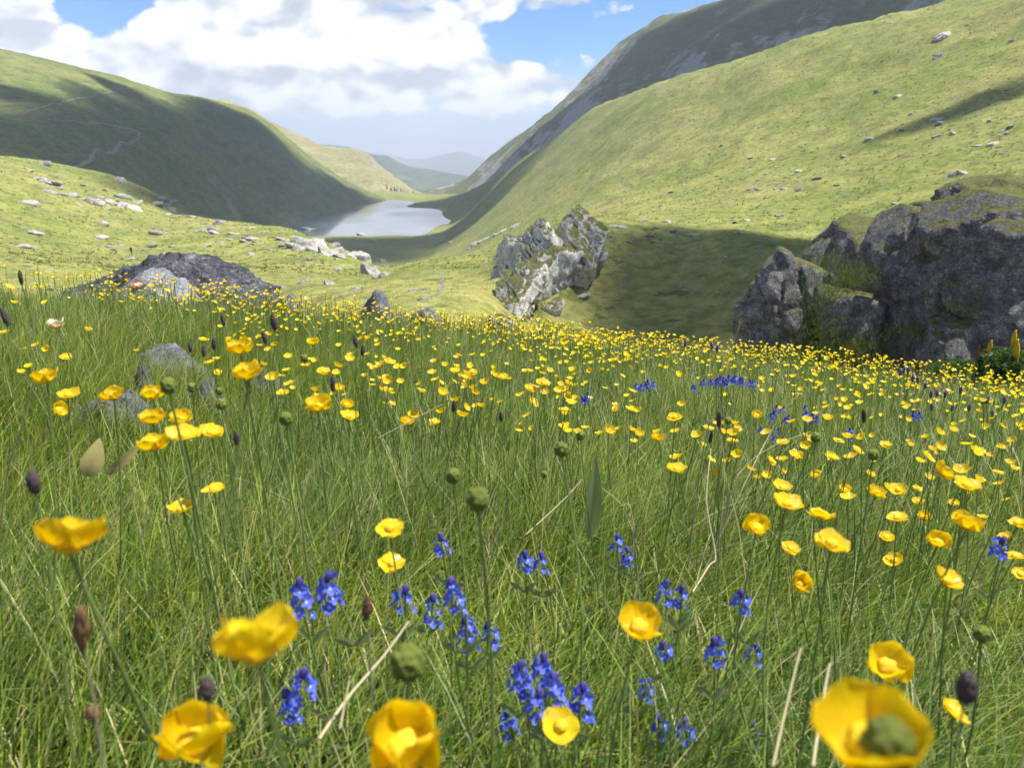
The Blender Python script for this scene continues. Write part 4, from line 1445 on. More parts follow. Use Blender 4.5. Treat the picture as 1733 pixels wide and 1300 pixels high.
RIGHTG = 'buttercups scattered over the right of the meadow'
RIGHTL = 'yellow buttercup in the loose scatter right of the dry stalks'
LEFTG = 'buttercups behind the left clump'
LEFTL = 'small yellow buttercup standing behind the tall left group'
FLOWERS = [
    (120, 897, 106, 'cup', (-0.35, 0.12), 'wide yellow buttercup seen side-on near the left edge, above the brown seed head'),
    (430, 1070, 140, 'cup', (-0.40, -0.15), 'largest sharp buttercup cup, lower left, petals raised on its right'),
    (328, 1240, 104, 'closed', (0.1, 0.2), 'half closed blurred buttercup at the bottom left below a dark spike'),
    (686, 1252, 116, 'closed', (0.35, 0.0), 'bottom edge buttercup with two upright petals and a green ball in front'),
    (1478, 1236, 176, 'cup', (0.15, -0.1), 'huge blurred buttercup in the lower right corner'),
    (1085, 1051, 69, 'cup', (0.3, 0.1), 'bright buttercup cup in the lower middle right of the blue flowers'),
    (1505, 1121, 68, 'cup', (0.45, -0.1), 'buttercup facing the viewer just above the huge blurred one'),
    (1622, 1202, 52, 'open', (0.2, 0.5), 'small buttercup under the purple spike in the lower right corner'),
    (949, 1226, 60, 'open', (0.55, 0.0), 'round glossy buttercup at the foot of the big blue clump'),
    (310, 727, 54, 'open', (0.15, 0.1), 'front middle buttercup of the left clump'),
    (258, 746, 50, 'cup', (0.0, -0.1), 'lowest amber buttercup of the left clump'),
    (358, 726, 38, 'open', (0.2, 0.3), 'right hand buttercup of the left clump'),
    (306, 854, 47, 'open', (0.0, -0.1), 'lone buttercup below the left clump'),
    (361, 827, 38, 'flat', (0.1, 0.0), 'flat small buttercup between the left clump and the lone one'),
    (406, 584, 45, 'cup', (0.0, 0.05), 'upper of the two tallest buttercups left of centre'),
    (418, 626, 48, 'cup', (0.1, -0.1), 'lower of the two tallest buttercups left of centre'),
    (537, 681, 45, 'cup', (0.05, 0.0), 'bright buttercup on a tall pale stem right of the tall pair'),
    (591, 700, 30, 'open', (0.2, 0.2), 'front buttercup of the pair right of the tall pale stem'),
    (588, 683, 22, 'cup', (0.2, 0.2), 'rear buttercup of the pair right of the tall pale stem'),
    (77, 633, 42, 'cup', (0.1, 0.0), 'buttercup beside the dry stalk at the left edge'),
    (115, 663, 36, 'open', (0.15, 0.1), 'buttercup above the one turned sideways at the left'),
    (103, 692, 26, 'cup', (0.3, 1.1), 'buttercup turned sideways hanging at the left'),
    (190, 664, 38, 'cup', (0.05, -0.1), 'amber buttercup left of the left clump'),
    (258, 663, 36, 'cup', (0.1, 0.1), 'top buttercup of the left clump beside a green ball'),
    (257, 704, 40, 'cup', (0.05, 0.0), 'left middle buttercup of the left clump'),
    (305, 704, 36, 'cup', (0.1, 0.1), 'buttercup directly behind the front one of the left clump'),
    (95, 545, 30, 'cup', (0.0, 0.0), 'faded whitish buttercup on a tall stem at the upper left'),
    (659, 894, 48, 'flat', (0.25, 0.0), 'upper of two flat buttercups left of the centre grass'),
    (663, 954, 44, 'flat', (0.2, 0.05), 'lower of two flat buttercups left of the centre grass'),
    (690, 711, 24, 'cup', (0.1, 0.0), 'rounded buttercup standing alone in the central grass'),
    (735, 712, 20, 'open', (0.2, 0.0), 'small flat buttercup right of the rounded lone one'),
    (568, 796, 14, 'closed', (0.0, 0.0), 'tiny closed buttercup low in the central grass'),
    (1146, 789, 34, 'open', (0.0, 0.0), 'lone buttercup right of the big green leaf'),
    (1335, 845, 50, 'open', (0.15, 0.15), 'shiny buttercup at the head of the right group'),
    (1325, 820, 31, 'open', (0.1, 0.0), 'buttercup right behind the shiny one of the right group'),
    (1392, 866, 45, 'open', (-0.35, 0.2), 'amber buttercup seen from below in the right group'),
    (1282, 889, 43, 'cup', (0.45, -0.1), 'left buttercup of the right group, facing the viewer'),
    (1411, 913, 57, 'open', (0.25, 0.1), 'largest buttercup of the right group'),
    (1338, 928, 33, 'flat', (0.25, 0.0), 'flat buttercup under the right group'),
    (1368, 922, 16, 'closed', (0.0, 0.0), 'small bud-like buttercup under the right group'),
    (1357, 984, 35, 'closed', (0.5, 0.2), 'dull orange buttercup hanging below the right group'),
    (1608, 977, 47, 'open', (0.2, 0.2), 'lowest broad buttercup of the right edge scatter'),
    (1640, 881, 48, 'cup', (-0.1, 0.2), 'amber buttercup with drooping petals near the right edge'),
    (1640, 815, 43, 'open', (0.15, 0.1), 'bright broad buttercup at the upper right edge scatter'),
    (1600, 796, 36, 'cup', (0.0, 0.8), 'buttercup tipped on its side left of the bright broad one'),
    (530, 576, 22, 'cup', (0.0, 0.0), 'yellow buttercup topping the thick pale stem near the crest'),
]
FLOWERS_SHARED_R = [(1518, 876, 34), (1500, 906, 25), (1512, 945, 30), (1590, 913, 37), (1718, 941, 32), (1727, 969, 28), (1720, 881, 26), (1700, 905, 22), (1430, 826, 21), (1485, 831, 30), (1520, 826, 26),
                    (1555, 846, 20), (1565, 872, 22), (1575, 771, 24), (1307, 781, 21), (1325, 746, 24), (1113, 739, 21), (1142, 706, 26), (1200, 722, 18), (1240, 745, 20), (1380, 802, 19), (1412, 772, 20), (1452, 762, 22),
                    (1660, 760, 22), (1690, 800, 20), (1555, 825, 18), (1615, 850, 18), (1475, 800, 16), (1280, 700, 18), (1068, 690, 20), (1350, 770, 20), (1420, 745, 18), (1500, 750, 20)]
FLOWERS_SHARED_L = [(478, 662, 20), (547, 628, 24), (650, 656, 20), (516, 615, 18), (355, 610, 18), (368, 630, 15), (345, 572, 16), (112, 602, 18), (60, 581, 14), (5, 560, 18), (18, 484, 14), (40, 590, 12), (575, 655, 18),
                    (920, 645, 22), (900, 655, 22), (850, 635, 20), (640, 615, 24), (660, 610, 20), (955, 690, 20), (905, 680, 20), (800, 630, 18), (770, 625, 18), (735, 640, 16)]
n_btc = 0
for f_ in FLOWERS:
    buttercup(*f_, W=0.0265 if f_[2] > 90 else 0.0255, faded='faded' in f_[5], missing=(1,) if 'faded' in f_[5] else ())
    n_btc += 1
gg = random.Random(99)
for lst, lab, grp in ((FLOWERS_SHARED_R, RIGHTL, RIGHTG), (FLOWERS_SHARED_L, LEFTL, LEFTG)):
    for px, py, w in lst:
        buttercup(px, py, w, gg.choice(('cup', 'open', 'open', 'flat')), (gg.uniform(-0.1, 0.35), gg.gauss(0, 0.25)), lab, grp)
        n_btc += 1

# the drift: nearest ones as flowers of their own, the rest as one mass of bloom
N = 5200
x, y, r, a = wedge(N * 2, 1.15, 8.8, 0.66, 0.95)
hz = rng.uniform(0.22, 0.40, len(x))
z = meadow_z(x, y) + hz
dep = y * CP - z * SP
PX, PY = CX + F_PX * x / dep, CY - F_PX * (y * SP + z * CP) / dep
lim = np.interp(PX, (0, 400, 560, 700, 1000, 1200, 1400, 1733), (640, 640, 690, 705, 750, 800, 850, 900))
dens = np.interp(PY, (480, 520, 600, 700, 800, 900), (0.45, 0.8, 1.0, 0.8, 0.55, 0.3))
dens = dens * np.where((PX < 360) & (PY > 515), 0.10, 1.0) * np.interp(PX, (0, 350, 750), (0.55, 0.8, 1.0))
pn = np.stack((x * 0.5, y * 0.5, np.zeros(len(x)) + 7), 1)
dens = dens * np.clip(0.6 + 1.6 * perlin(pn) + 1.2 * perlin(pn * 3.3), 0.03, 1.6)
ok = (PY < lim) & (rng.random(len(x)) < dens) & (PX > -60) & (PX < 1800)
x, y, z, hz, r, dep = x[ok][:N], y[ok][:N], z[ok][:N], hz[ok][:N], r[ok][:N], dep[ok][:N]
order = np.argsort(dep)
x, y, z, hz, dep = x[order], y[order], z[order], hz[order], dep[order]
n_ind = min(300 - n_btc, len(x))
for i in range(n_ind):
    g = random.Random(1000 + i)
    head = Vector((x[i], y[i], z[i]))
    bx, by = x[i] + g.gauss(0, 0.04), y[i] + g.gauss(0, 0.04)
    base = Vector((bx, by, mz(bx, by)))
    root = obj('buttercup', None, loc=base)
    put_stem(root, base, head, 0.0012, STEMS, g)
    obj('flower_head', g.choice(HEADS), None, root, head - base, (g.gauss(0.1, 0.3), g.gauss(0, 0.3), g.uniform(0, 6)), 0.0108 * g.uniform(0.8, 1.2))
    hx = CX + F_PX * x[i] / dep[i]
    zone = ('left of the dark spikes', 'in the middle below the lake', 'between the big leaf and the dry stalks', 'right of the dry stalks')[int(np.searchsorted((470, 900, 1200), hx))]
    tag(root, 'small yellow buttercup of the crowded drift, ' + zone, 'flower', 'buttercups of the drift, ' + zone)
0 and print('individual buttercups', n_btc + n_ind, 'rest', len(x) - n_ind)

fx, fy, fz, fh = x[n_ind:], y[n_ind:], z[n_ind:], hz[n_ind:]
m = len(fx)
g5 = np.arange(10) / 10 * 2 * math.pi
prof = np.where(np.arange(10) % 2 == 0, 1.0, 0.86)
rad = 0.0104 * rng.uniform(0.8, 1.25, m)
up = rng.uniform(0.35, 0.85, m)
rim = np.stack((np.cos(g5) * prof, np.sin(g5) * prof, np.ones(10)), 1)[None].repeat(m, 0) * rad[:, None, None]
rim[:, :, 2] *= up[:, None]
mid = np.stack((np.cos(g5) * 0.62, np.sin(g5) * 0.62, np.full(10, 0.16)), 1)[None].repeat(m, 0) * rad[:, None, None]
V = np.concatenate((np.zeros((m, 1, 3)), mid, rim), 1)
tx, ty = rng.normal(0.08, 0.3, m), rng.normal(0, 0.3, m)
V[:, :, 2] += V[:, :, 0] * tx[:, None] + V[:, :, 1] * ty[:, None]
V += np.stack((fx, fy, fz), 1)[:, None]
k10 = np.arange(10)
tri = np.stack((np.zeros(10, int), 1 + k10, 1 + (k10 + 1) % 10), 1)
qd = np.stack((1 + k10, 11 + k10, 11 + (k10 + 1) % 10, 1 + (k10 + 1) % 10), 1)
b = (np.arange(m) * 21)[:, None, None]
drift = kind(obj('buttercup_drift', new_mesh('buttercup_drift', V.reshape(-1, 3), quads=(b + qd).reshape(-1, 4), tris=(b + tri).reshape(-1, 3)), M_PETAL), 'stuff')
sw = 0.0011 + 0.0002 * np.hypot(fx, fy)
lean = rng.normal(0, 0.03, (m, 2))
B0 = np.stack((fx + lean[:, 0], fy + lean[:, 1], fz - fh), 1)
H0 = np.stack((fx, fy, fz), 1)
sx = np.stack((sw, sw * 0, sw * 0), 1)
V = np.stack((B0 - sx, B0 + sx, H0 + sx * 0.7, H0 - sx * 0.7), 1).reshape(-1, 3)
me = new_mesh('drift_stems', V, quads=np.arange(m * 4).reshape(-1, 4))
vcol(me, np.tile(np.array((0.21, 0.28, 0.07)), (m * 4, 1)))
kind(obj('stems', me, M_GRASS, drift), 'stuff')


# ------------------------------------------------------------------ green seed balls, dark spikes
def head_plant(name, px, py, wpx, hpx, W, mesh, label, cat, group=None, stems=STEMS, tilt=0.0, srad=0.0011, part='seed_cluster', r=None):
    g = random.Random(int(px * 3 + py * 5))
    depth = r if r else F_PX * W / wpx
    head = Vector(pix_at_depth(px, py, depth))
    base = base_under(head, g, 0.03)
    root = obj(name, None, loc=base)
    sx, sz = wpx * depth / F_PX * 0.5, hpx * depth / F_PX * 0.5
    rot = Euler((g.gauss(0, 0.08), tilt, g.uniform(0, 6)))
    d = head - base
    put_stem(root, base, head - Vector((0, 0, sz * 0.7)), srad, stems, g)
    obj(part, mesh, None, root, d, rot, (sx, sx, sz))
    return tag(root, label, cat, group)


for px, py, w, lab in [
    (285, 653, 26, 'round green seed ball beside the top buttercup of the left clump'),
    (374, 684, 18, 'green seed ball right of the left clump on a dark stem'),
    (325, 656, 15, 'small green seed ball between two stems above the left clump'),
    (371, 662, 12, 'smallest green seed ball right of the left clump'),
    (484, 709, 22, 'dark green seed ball in the grass left of the tall pale stem'),
    (690, 1122, 58, 'large blurred green seed ball above the bottom buttercup'),
    (664, 1285, 38, 'blurred green ball in front of the bottom edge buttercup'),
    (1503, 1262, 84, 'very large blurred green ball over the huge corner buttercup'),
    (1662, 1074, 27, 'pale green seed ball on a long stem at the right edge'),
    (767, 806, 25, 'seed ball with a pale collar in the central grass'),
    (808, 845, 38, 'large olive seed ball with yellow rim in the central grass'),
    (950, 761, 24, 'yellowish seed ball left of the big green leaf'),
    (921, 803, 11, 'tiny green bud in the central grass'),
    (983, 738, 15, 'small green bud above the big green leaf'),
    (1380, 740, 16, 'green seed ball among the buttercups right of the arched dry stalk'),
    (1232, 712, 12, 'little green bud near the middle of the right drift'),
    (1478, 770, 18, 'dark green seed ball in the right hand drift'),
    (515, 606, 12, 'little green bud left of the thick pale stem'),
]:
    head_plant('seed_ball', px, py, w, w * 1.02, 0.0115 if w < 60 else 0.0125, SEEDBALL, lab, 'seed head', r=0.37 if w == 58 else None)

for px, py, w, h, lab, m_ in [
    (56, 817, 25, 46, 'dark purple grass spike at the left edge', DARKHEAD),
    (1636, 1166, 38, 62, 'blurred purple spike over a buttercup in the lower right corner', DARKHEAD),
    (350, 1168, 27, 48, 'faint blurred spike above the half closed bottom left buttercup', DARKHEAD),
    (138, 1066, 28, 84, 'brown feathery seed head low on the left', BROWNHEAD),
    (621, 1030, 18, 42, 'brownish blurred spike left of the blue flowers', BROWNHEAD),
    (157, 1208, 26, 28, 'small rusty seed head near the bottom left', BROWNHEAD),
    (400, 742, 11, 27, 'dark spike right of the left clump', DARKHEAD),
    (768, 688, 9, 22, 'dark spike in the central grass', DARKHEAD),
    (463, 546, 12, 30, 'tallest dark spike above the crest of the meadow', DARKHEAD),
    (447, 571, 9, 25, 'dark spike just left of the tallest one', DARKHEAD),
    (377, 541, 8, 22, 'dark spike left of the tall buttercup pair', DARKHEAD),
    (362, 582, 9, 22, 'dark spike between the long rock and the tall pair', DARKHEAD),
    (345, 594, 8, 22, 'dark spike in front of the long meadow rock', DARKHEAD),
    (322, 588, 8, 16, 'short dark spike at the end of the long meadow rock', DARKHEAD),
    (563, 650, 9, 28, 'dark spike beside the bright buttercup on its tall stem', DARKHEAD),
    (1217, 711, 10, 30, 'dark spike on a bent straw right of the long dry stalk', DARKHEAD),
    (1203, 740, 7, 24, 'thin dark spike below the one on the bent straw', DARKHEAD),
    (35, 470, 8, 26, 'dark spike against the sunlit slope at the left edge', DARKHEAD),
    (8, 536, 12, 34, 'leaning dark spike touching the left edge', DARKHEAD),
    (602, 578, 9, 22, 'violet dark spike left of the drift middle', DARKHEAD),
    (614, 593, 8, 20, 'second violet dark spike left of the drift middle', DARKHEAD),
    (848, 705, 8, 20, 'short dark spike in the grass at picture centre', DARKHEAD),
    (1462, 705, 9, 24, 'dim dark spike in the right hand drift', DARKHEAD),
]:
    head_plant('grass_spike', px, py, w * 0.85, h, 0.0058 if w < 30 else 0.0085, m_, lab, 'grass spike', None, STRAWSTEMS if m_ is BROWNHEAD else STEMS, random.uniform(-0.2, 0.2), 0.0007, 'spike')

for i, (px, py) in enumerate(((1566, 652), (1576, 667), (1586, 665), (1600, 667), (1626, 660), (1665, 678), (1671, 677), (1700, 677), (1577, 689), (1530, 625), (1524, 630), (1537, 627), (1545, 640), (1553, 642), (1205, 585), (1214, 590), (1160, 580), (1680, 700), (1640, 690), (1612, 690))):
    head_plant('mauve_spike', px, py, 5, 14, 0.012, MAUVEHEAD, 'slender mauve flower spike rising from the meadow in front of the cliff', 'flower', 'mauve flower spikes near the cliff', part='spike', srad=0.0015)


# ------------------------------------------------------------------ blue speedwells
def floret_mesh(seed):
    V, Fc, n = [(0, 0, 0)], [], 16
    for ring, (rr, zz) in enumerate(((0.45, 0.10), (1.0, 0.42))):
        for k_ in range(n):
            a = k_ / n * 2 * math.pi
            lobe = 1 - (0.08, 0.42)[ring] * (1 - abs(math.cos(2 * a))) ** 1.3
            V.append((rr * lobe * math.cos(a), rr * lobe * math.sin(a), zz * (0.85 + 0.2 * math.sin(3 * a + seed))))
    for k_ in range(n):
        Fc.append((0, 1 + k_, 1 + (k_ + 1) % n))
        a, b = 1 + k_, 1 + (k_ + 1) % n
        Fc.append((a, a + n, b + n, b))
    me = new_mesh('floret', V, faces=Fc)
    me.materials.append(M_BLUE)
    return me


def leaf_mesh(w, h, curl, m, fold=0.25):
    V, Fc, nu, nv = [], [], 12, 6
    for i in range(nu + 1):
        u = i / nu
        ww = w * (math.sin(math.pi * min(1, 0.06 + 0.94 * u)) ** 0.8) * (1 - 0.25 * u)
        for j in range(nv + 1):
            v = j / nv * 2 - 1
            V.append((v * ww, curl * u * u * h - fold * abs(v) * ww + 0.02 * w * math.sin(9 * u + 4 * abs(v)), h * u))
    for i in range(nu):
        for j in range(nv):
            a = i * (nv + 1) + j
            Fc.append((a, a + 1, a + nv + 2, a + nv + 1))
    me = new_mesh('leaf', V, faces=Fc)
    me.materials.append(m)
    return me


SMALL_LEAF = leaf_mesh(0.3, 1.0, 0.2, M_LEAF)
FLORETS = [floret_mesh(s) for s in (0, 2, 4)]
BUDTIP = knob_mesh('bud_tip', M_PURPLE, 30, 2, 0.5, 1.0, 8)


def speedwell(px, py, wpx, hpx, label, group=None, W=0.023, n=None):
    g = random.Random(int(px * 11 + py))
    depth = F_PX * W / min(wpx, 48) if wpx < 60 else F_PX * W / 48
    head = Vector(pix_at_depth(px, py, depth))
    hw, hh = wpx * depth / F_PX * 0.5, hpx * depth / F_PX * 0.5
    base = base_under(head, g, 0.03)
    root = obj('speedwell', None, loc=base)
    top = head + Vector((g.gauss(0, hw * 0.2), 0, hh * 0.7))
    put_stem(root, base, top, 0.0011, STEMS, g)
    n = n or max(7, int(13 * (wpx * hpx) / (48 * 55)))
    n = min(n, 18)
    for i in range(n):
        a = i * 2.399 + g.uniform(-0.4, 0.4)
        t = (i + 0.5) / n
        rr = hw * (0.85 - 0.5 * t) * g.uniform(0.6, 1.1)
        d = Vector((math.cos(a), math.sin(a), 0.45))
        p = head - base + Vector((math.cos(a) * rr, math.sin(a) * rr, hh * (t * 1.8 - 1.0) + g.gauss(0, hh * 0.1)))
        q = d.to_track_quat('Z', 'Y').to_euler()
        obj('floret', g.choice(FLORETS), None, root, p, q, 0.0058 * g.uniform(0.7, 1.2))
    if wpx > 20:
        for i in range(4):
            t = 0.80 - 0.13 * (i // 2)
            a = i * math.pi + (i // 2) * 1.4 + g.uniform(-0.4, 0.4)
            obj('leaf', SMALL_LEAF, None, root, (top - base) * t, (0, 0.9, a), (0.014, 0.014, 0.022))
    obj('bud_tip', BUDTIP, None, root, top - base + Vector((0, 0, 0.003)), (0, g.gauss(0, 0.2), 0), (0.0035, 0.0035, 0.006))
    return tag(root, label, 'flower', group)


for s_ in [
    (747, 923, 34, 32, 'small blue speedwell highest in the middle, right of the flat buttercups'),
    (888, 953, 32, 34, 'left head of the blue pair in the centre'),
    (916, 956, 32, 40, 'right head of the blue pair in the centre'),
    (1044, 925, 28, 38, 'upper blue head of the one right of the central pair'),
    (1062, 945, 28, 36, 'lower blue head of the one right of the central pair'),
    (508, 1011, 44, 62, 'blue speedwell touching the raised petals of the big lower left buttercup'),
    (556, 1001, 50, 56, 'blue speedwell with a purple tip right of the big lower left buttercup'),
    (682, 1016, 42, 40, 'blue speedwell in the row below the flat buttercups'),
    (768, 1008, 46, 52, 'blue speedwell with a dark top at the middle of the row'),
    (732, 1035, 34, 62, 'loose blue speedwell left of the dark topped one'),
    (790, 1072, 40, 62, 'blue speedwell below the dark topped one'),
    (830, 1076, 36, 46, 'pale edged blue speedwell at the right end of the row'),
    (1126, 1008, 34, 52, 'left half of the blue pair above the lower right grass'),
    (1150, 1015, 32, 44, 'right half of the blue pair above the lower right grass'),
    (1254, 1021, 36, 38, 'single compact blue speedwell right of the bright cup'),
    (1213, 1106, 44, 46, 'blue speedwell in the lower right grass with a neighbour to its right'),
    (1276, 1111, 33, 34, 'small blue speedwell right of its larger neighbour in the lower right grass'),
    (512, 1158, 48, 44, 'upper blue head of the low left pair'),
    (490, 1195, 46, 56, 'lower blue head of the low left pair'),
    (880, 1150, 46, 60, 'upper left head of the dense blue clump at the bottom'),
    (915, 1135, 44, 56, 'topmost head of the dense blue clump at the bottom'),
    (938, 1168, 48, 56, 'middle head of the dense blue clump at the bottom'),
    (905, 1195, 46, 52, 'front head of the dense blue clump at the bottom'),
    (985, 1188, 46, 66, 'right hand head of the dense blue clump at the bottom'),
    (860, 1226, 42, 52, 'low left head of the dense blue clump at the bottom'),
    (832, 1200, 26, 46, 'thin outlying head left of the dense blue clump'),
    (1118, 1232, 40, 40, 'left half of the blue pair at the bottom right of centre'),
    (1158, 1240, 40, 42, 'right half of the blue pair at the bottom right of centre'),
    (1272, 1245, 34, 52, 'left head of the bottom blue pair before the dry stalks'),
    (1302, 1238, 30, 42, 'right head of the bottom blue pair before the dry stalks'),
    (1092, 1172, 38, 40, 'thin pale blue speedwell between the dense clump and the bottom pair'),
    (1124, 1104, 36, 24, 'faint lilac speedwell under the bright cup'),
    (568, 1296, 34, 20, 'blue head cut by the bottom edge'),
    (1690, 930, 34, 34, 'dim blue speedwell at the right edge'),
]:
    speedwell(*s_)
gb = random.Random(17)
for cx_, cy_, n_, sx_, sy_ in ((1215, 650, 9, 14, 4), (1248, 648, 7, 12, 4), (1350, 704, 7, 14, 5), (1310, 735, 4, 10, 6), (1372, 706, 4, 8, 5), (1316, 695, 3, 5, 4), (1440, 735, 3, 8, 4), (1665, 880, 1, 2, 2), (1555, 705, 3, 8, 4), (1085, 655, 5, 16, 5), (985, 680, 3, 12, 4)):
    for i in range(n_):
        speedwell(cx_ + gb.gauss(0, sx_), cy_ + gb.gauss(0, sy_), 12, 13, 'far blue speedwell in the small patches among the right hand drift', 'far blue speedwells', 0.022, 6)


# ------------------------------------------------------------------ dry stalks, leaves
def tube(name, pts, r0, r1, m, nk=6):
    V, Fc = [], []
    n = len(pts)
    for i, p in enumerate(pts):
        d = (pts[min(i + 1, n - 1)] - pts[max(i - 1, 0)]).normalized()
        s = d.cross(Vector((0, 1, 0.2))).normalized()
        t = d.cross(s)
        rad = r0 + (r1 - r0) * i / (n - 1)
        for k_ in range(nk):
            a = k_ / nk * 2 * math.pi
            V.append((p + s * math.cos(a) * rad + t * math.sin(a) * rad)[:])
    for i in range(n - 1):
        for k_ in range(nk):
            a, b = i * nk + k_, i * nk + (k_ + 1) % nk
            Fc.append((a, b, b + nk, a + nk))
    me = new_mesh(name, V, faces=Fc)
    me.materials.append(m)
    return me


def stalk(pix, r0, r1, label):
    """pix: (px, py, depth in metres) from the ground end to the tip"""
    ctrl = [Vector(pix_at_depth(*p)) for p in pix]
    lo = ctrl[0]
    g0 = mz(lo.x, lo.y)
    dv = ctrl[1] - lo
    if lo.z > g0 and dv.z > 0.6 * dv.length:
        k_ = min((lo.z - g0) / max(dv.z, 0.03), 2.0)
        ctrl.insert(0, Vector((lo.x - dv.x * k_, lo.y - dv.y * k_ * 0.5, g0)))
    pts = []
    for i in range(len(ctrl) - 1):
        p0, p1, p2, p3 = ctrl[max(i - 1, 0)], ctrl[i], ctrl[i + 1], ctrl[min(i + 2, len(ctrl) - 1)]
        for j in range(6):
            t = j / 6
            pts.append(0.5 * ((2 * p1) + (p2 - p0) * t + (2 * p0 - 5 * p1 + 4 * p2 - p3) * t * t + (3 * p1 - p0 - 3 * p2 + p3) * t ** 3))
    pts.append(ctrl[-1])
    o = pts[0].copy()
    tag(obj('dry_stalk', tube('dry_stalk', [p - o for p in pts], r0, r1, M_STRAW), None, loc=o), label, 'stalk')


stalk([(1178, 850, 1.25), (1195, 740, 1.2), (1222, 640, 1.16), (1253, 547, 1.12)], 0.0013, 0.0007, 'longest dry straw stalk rising past the crest left of the cliff')
stalk([(1172, 1003, 0.95), (1200, 958, 1.0), (1211, 940, 1.02), (1196, 850, 1.05), (1203, 760, 1.1)], 0.0012, 0.0007, 'kinked dry stalk bending below the longest one')
stalk([(1222, 860, 1.2), (1226, 790, 1.2), (1220, 735, 1.2)], 0.001, 0.0006, 'short upright straw under the dark spike')
stalk([(1232, 850, 1.2), (1262, 790, 1.2), (1310, 755, 1.2), (1372, 731, 1.2)], 0.001, 0.0006, 'arched dry stalk bowing to the right')
stalk([(1248, 845, 1.25), (1300, 740, 1.3), (1330, 690, 1.3), (1360, 662, 1.3)], 0.001, 0.0006, 'slanting dry stalk among the right hand drift')
stalk([(1240, 830, 1.3), (1262, 760, 1.3), (1276, 698, 1.3)], 0.0009, 0.0005, 'thin straw between the arched and the slanting stalk')
stalk([(8, 830, 0.95), (35, 730, 0.92), (58, 640, 0.90)], 0.0013, 0.0007, 'pale dry stalk leaning at the left edge')
stalk([(540, 1252, 0.50), (590, 1180, 0.53), (650, 1110, 0.56), (692, 1052, 0.58)], 0.0012, 0.0008, 'thick fallen straw slanting across the lower left grass')
stalk([(575, 1235, 0.48), (584, 1190, 0.50), (592, 1145, 0.51)], 0.0007, 0.0005, 'thin straw crossing behind the fallen one')
stalk([(1308, 1298, 0.44), (1330, 1200, 0.47), (1355, 1098, 0.50)], 0.0009, 0.0007, 'left one of two dry stalks at the bottom right')
stalk([(1376, 1298, 0.42), (1390, 1200, 0.45), (1404, 1124, 0.47)], 0.0010, 0.0007, 'right one of two dry stalks, ending behind the huge blurred flower')
stalk([(1072, 892, 1.0), (1052, 855, 1.0), (1018, 826, 1.0)], 0.0010, 0.0006, 'short brown stalk below the big green leaf')
stalk([(640, 742, 1.3), (690, 715, 1.32), (750, 684, 1.35)], 0.0008, 0.0005, 'thin straw lying across the central grass')
stalk([(890, 905, 1.0), (950, 850, 1.1), (985, 812, 1.15)], 0.0007, 0.0004, 'fine straw left of the big green leaf')


q = Vector(pix_at_depth(1000, 835, 1.05))
tag(obj('broad_leaf', leaf_mesh(0.013, 0.12, 0.1, M_LEAF), None, loc=(q.x, q.y, q.z - 0.07), rot=(0.05, 0.06, 0.2)), 'upright broad green leaf standing in the centre of the meadow', 'leaf')
q = Vector(pix_at_depth(130, 750, 0.95))
tag(obj('broad_leaf', leaf_mesh(0.015, 0.045, 0.5, M_DEADLEAF), None, loc=(q.x + 0.005, q.y, q.z - 0.045), rot=(0.2, 0.45, 0.5)), 'withered yellowish round leaf at the left under the hanging buttercup', 'leaf')
q = Vector(pix_at_depth(175, 765, 0.95))
tag(obj('broad_leaf', leaf_mesh(0.007, 0.05, 0.6, M_DEADLEAF), None, loc=(q.x, q.y, q.z - 0.03), rot=(0.3, 0.9, 0.2)), 'narrow withered leaf lying right of the round withered one', 'leaf')


# ------------------------------------------------------------------ bush and yellow spikes before the cliff
def leafy_bush(name, px, py, r, size, n, label, seed):
    g = np.random.default_rng(seed)
    c = at_r(px, py, r)
    gz = mz(c.x, c.y) if r < 20 else terrain_z(c.x, c.y)
    root = obj(name, None, loc=(c.x, c.y, gz))
    tag(root, label, 'bush')
    top = c.z - gz
    P = g.normal(size=(n, 3))
    P /= np.linalg.norm(P, axis=1)[:, None]
    P *= (g.random((n, 1)) ** 0.4) * np.array((size[0], size[1], size[2]))
    P *= (1 + 0.35 * perlin(P * 2.3 + seed))[:, None]
    P[:, 2] += top
    d = g.normal(size=(n, 3))
    d /= np.linalg.norm(d, axis=1)[:, None]
    e = np.cross(d, g.normal(size=(n, 3)))
    e /= np.linalg.norm(e, axis=1)[:, None]
    l = g.uniform(0.02, 0.055, (n, 1)) * (1.6 if r > 15 else 1)
    V = np.stack((P - d * l, P + e * l * 0.35, P + d * l, P - e * l * 0.35), 1).reshape(-1, 3)
    kind(obj('foliage', new_mesh('foliage', V, quads=np.arange(n * 4).reshape(-1, 4), smooth=False), M_BUSH, root), 'stuff')
    for i in range(5):
        a = i * 1.3
        obj('branch', tube('branch', [Vector((0.1 * math.cos(a), 0.1 * math.sin(a), -0.1)), Vector((size[0] * 0.5 * math.cos(a), size[1] * 0.5 * math.sin(a), top))], 0.02, 0.008, M_STEM), None, root)
    return root


leafy_bush('bush', 1630, 634, 10.5, (0.50, 0.3, 0.17), 3800, 'low dark green bush at the foot of the cliff on the right', 5)
leafy_bush('bush', 1708, 624, 10.2, (0.36, 0.3, 0.24), 3200, 'taller leafy green bush under the yellow flower spikes at the right edge', 6)
leafy_bush('bush', 1320, 603, 21.5, (0.7, 0.4, 0.25), 1800, 'low leafy bush at the left foot of the cliff', 7)


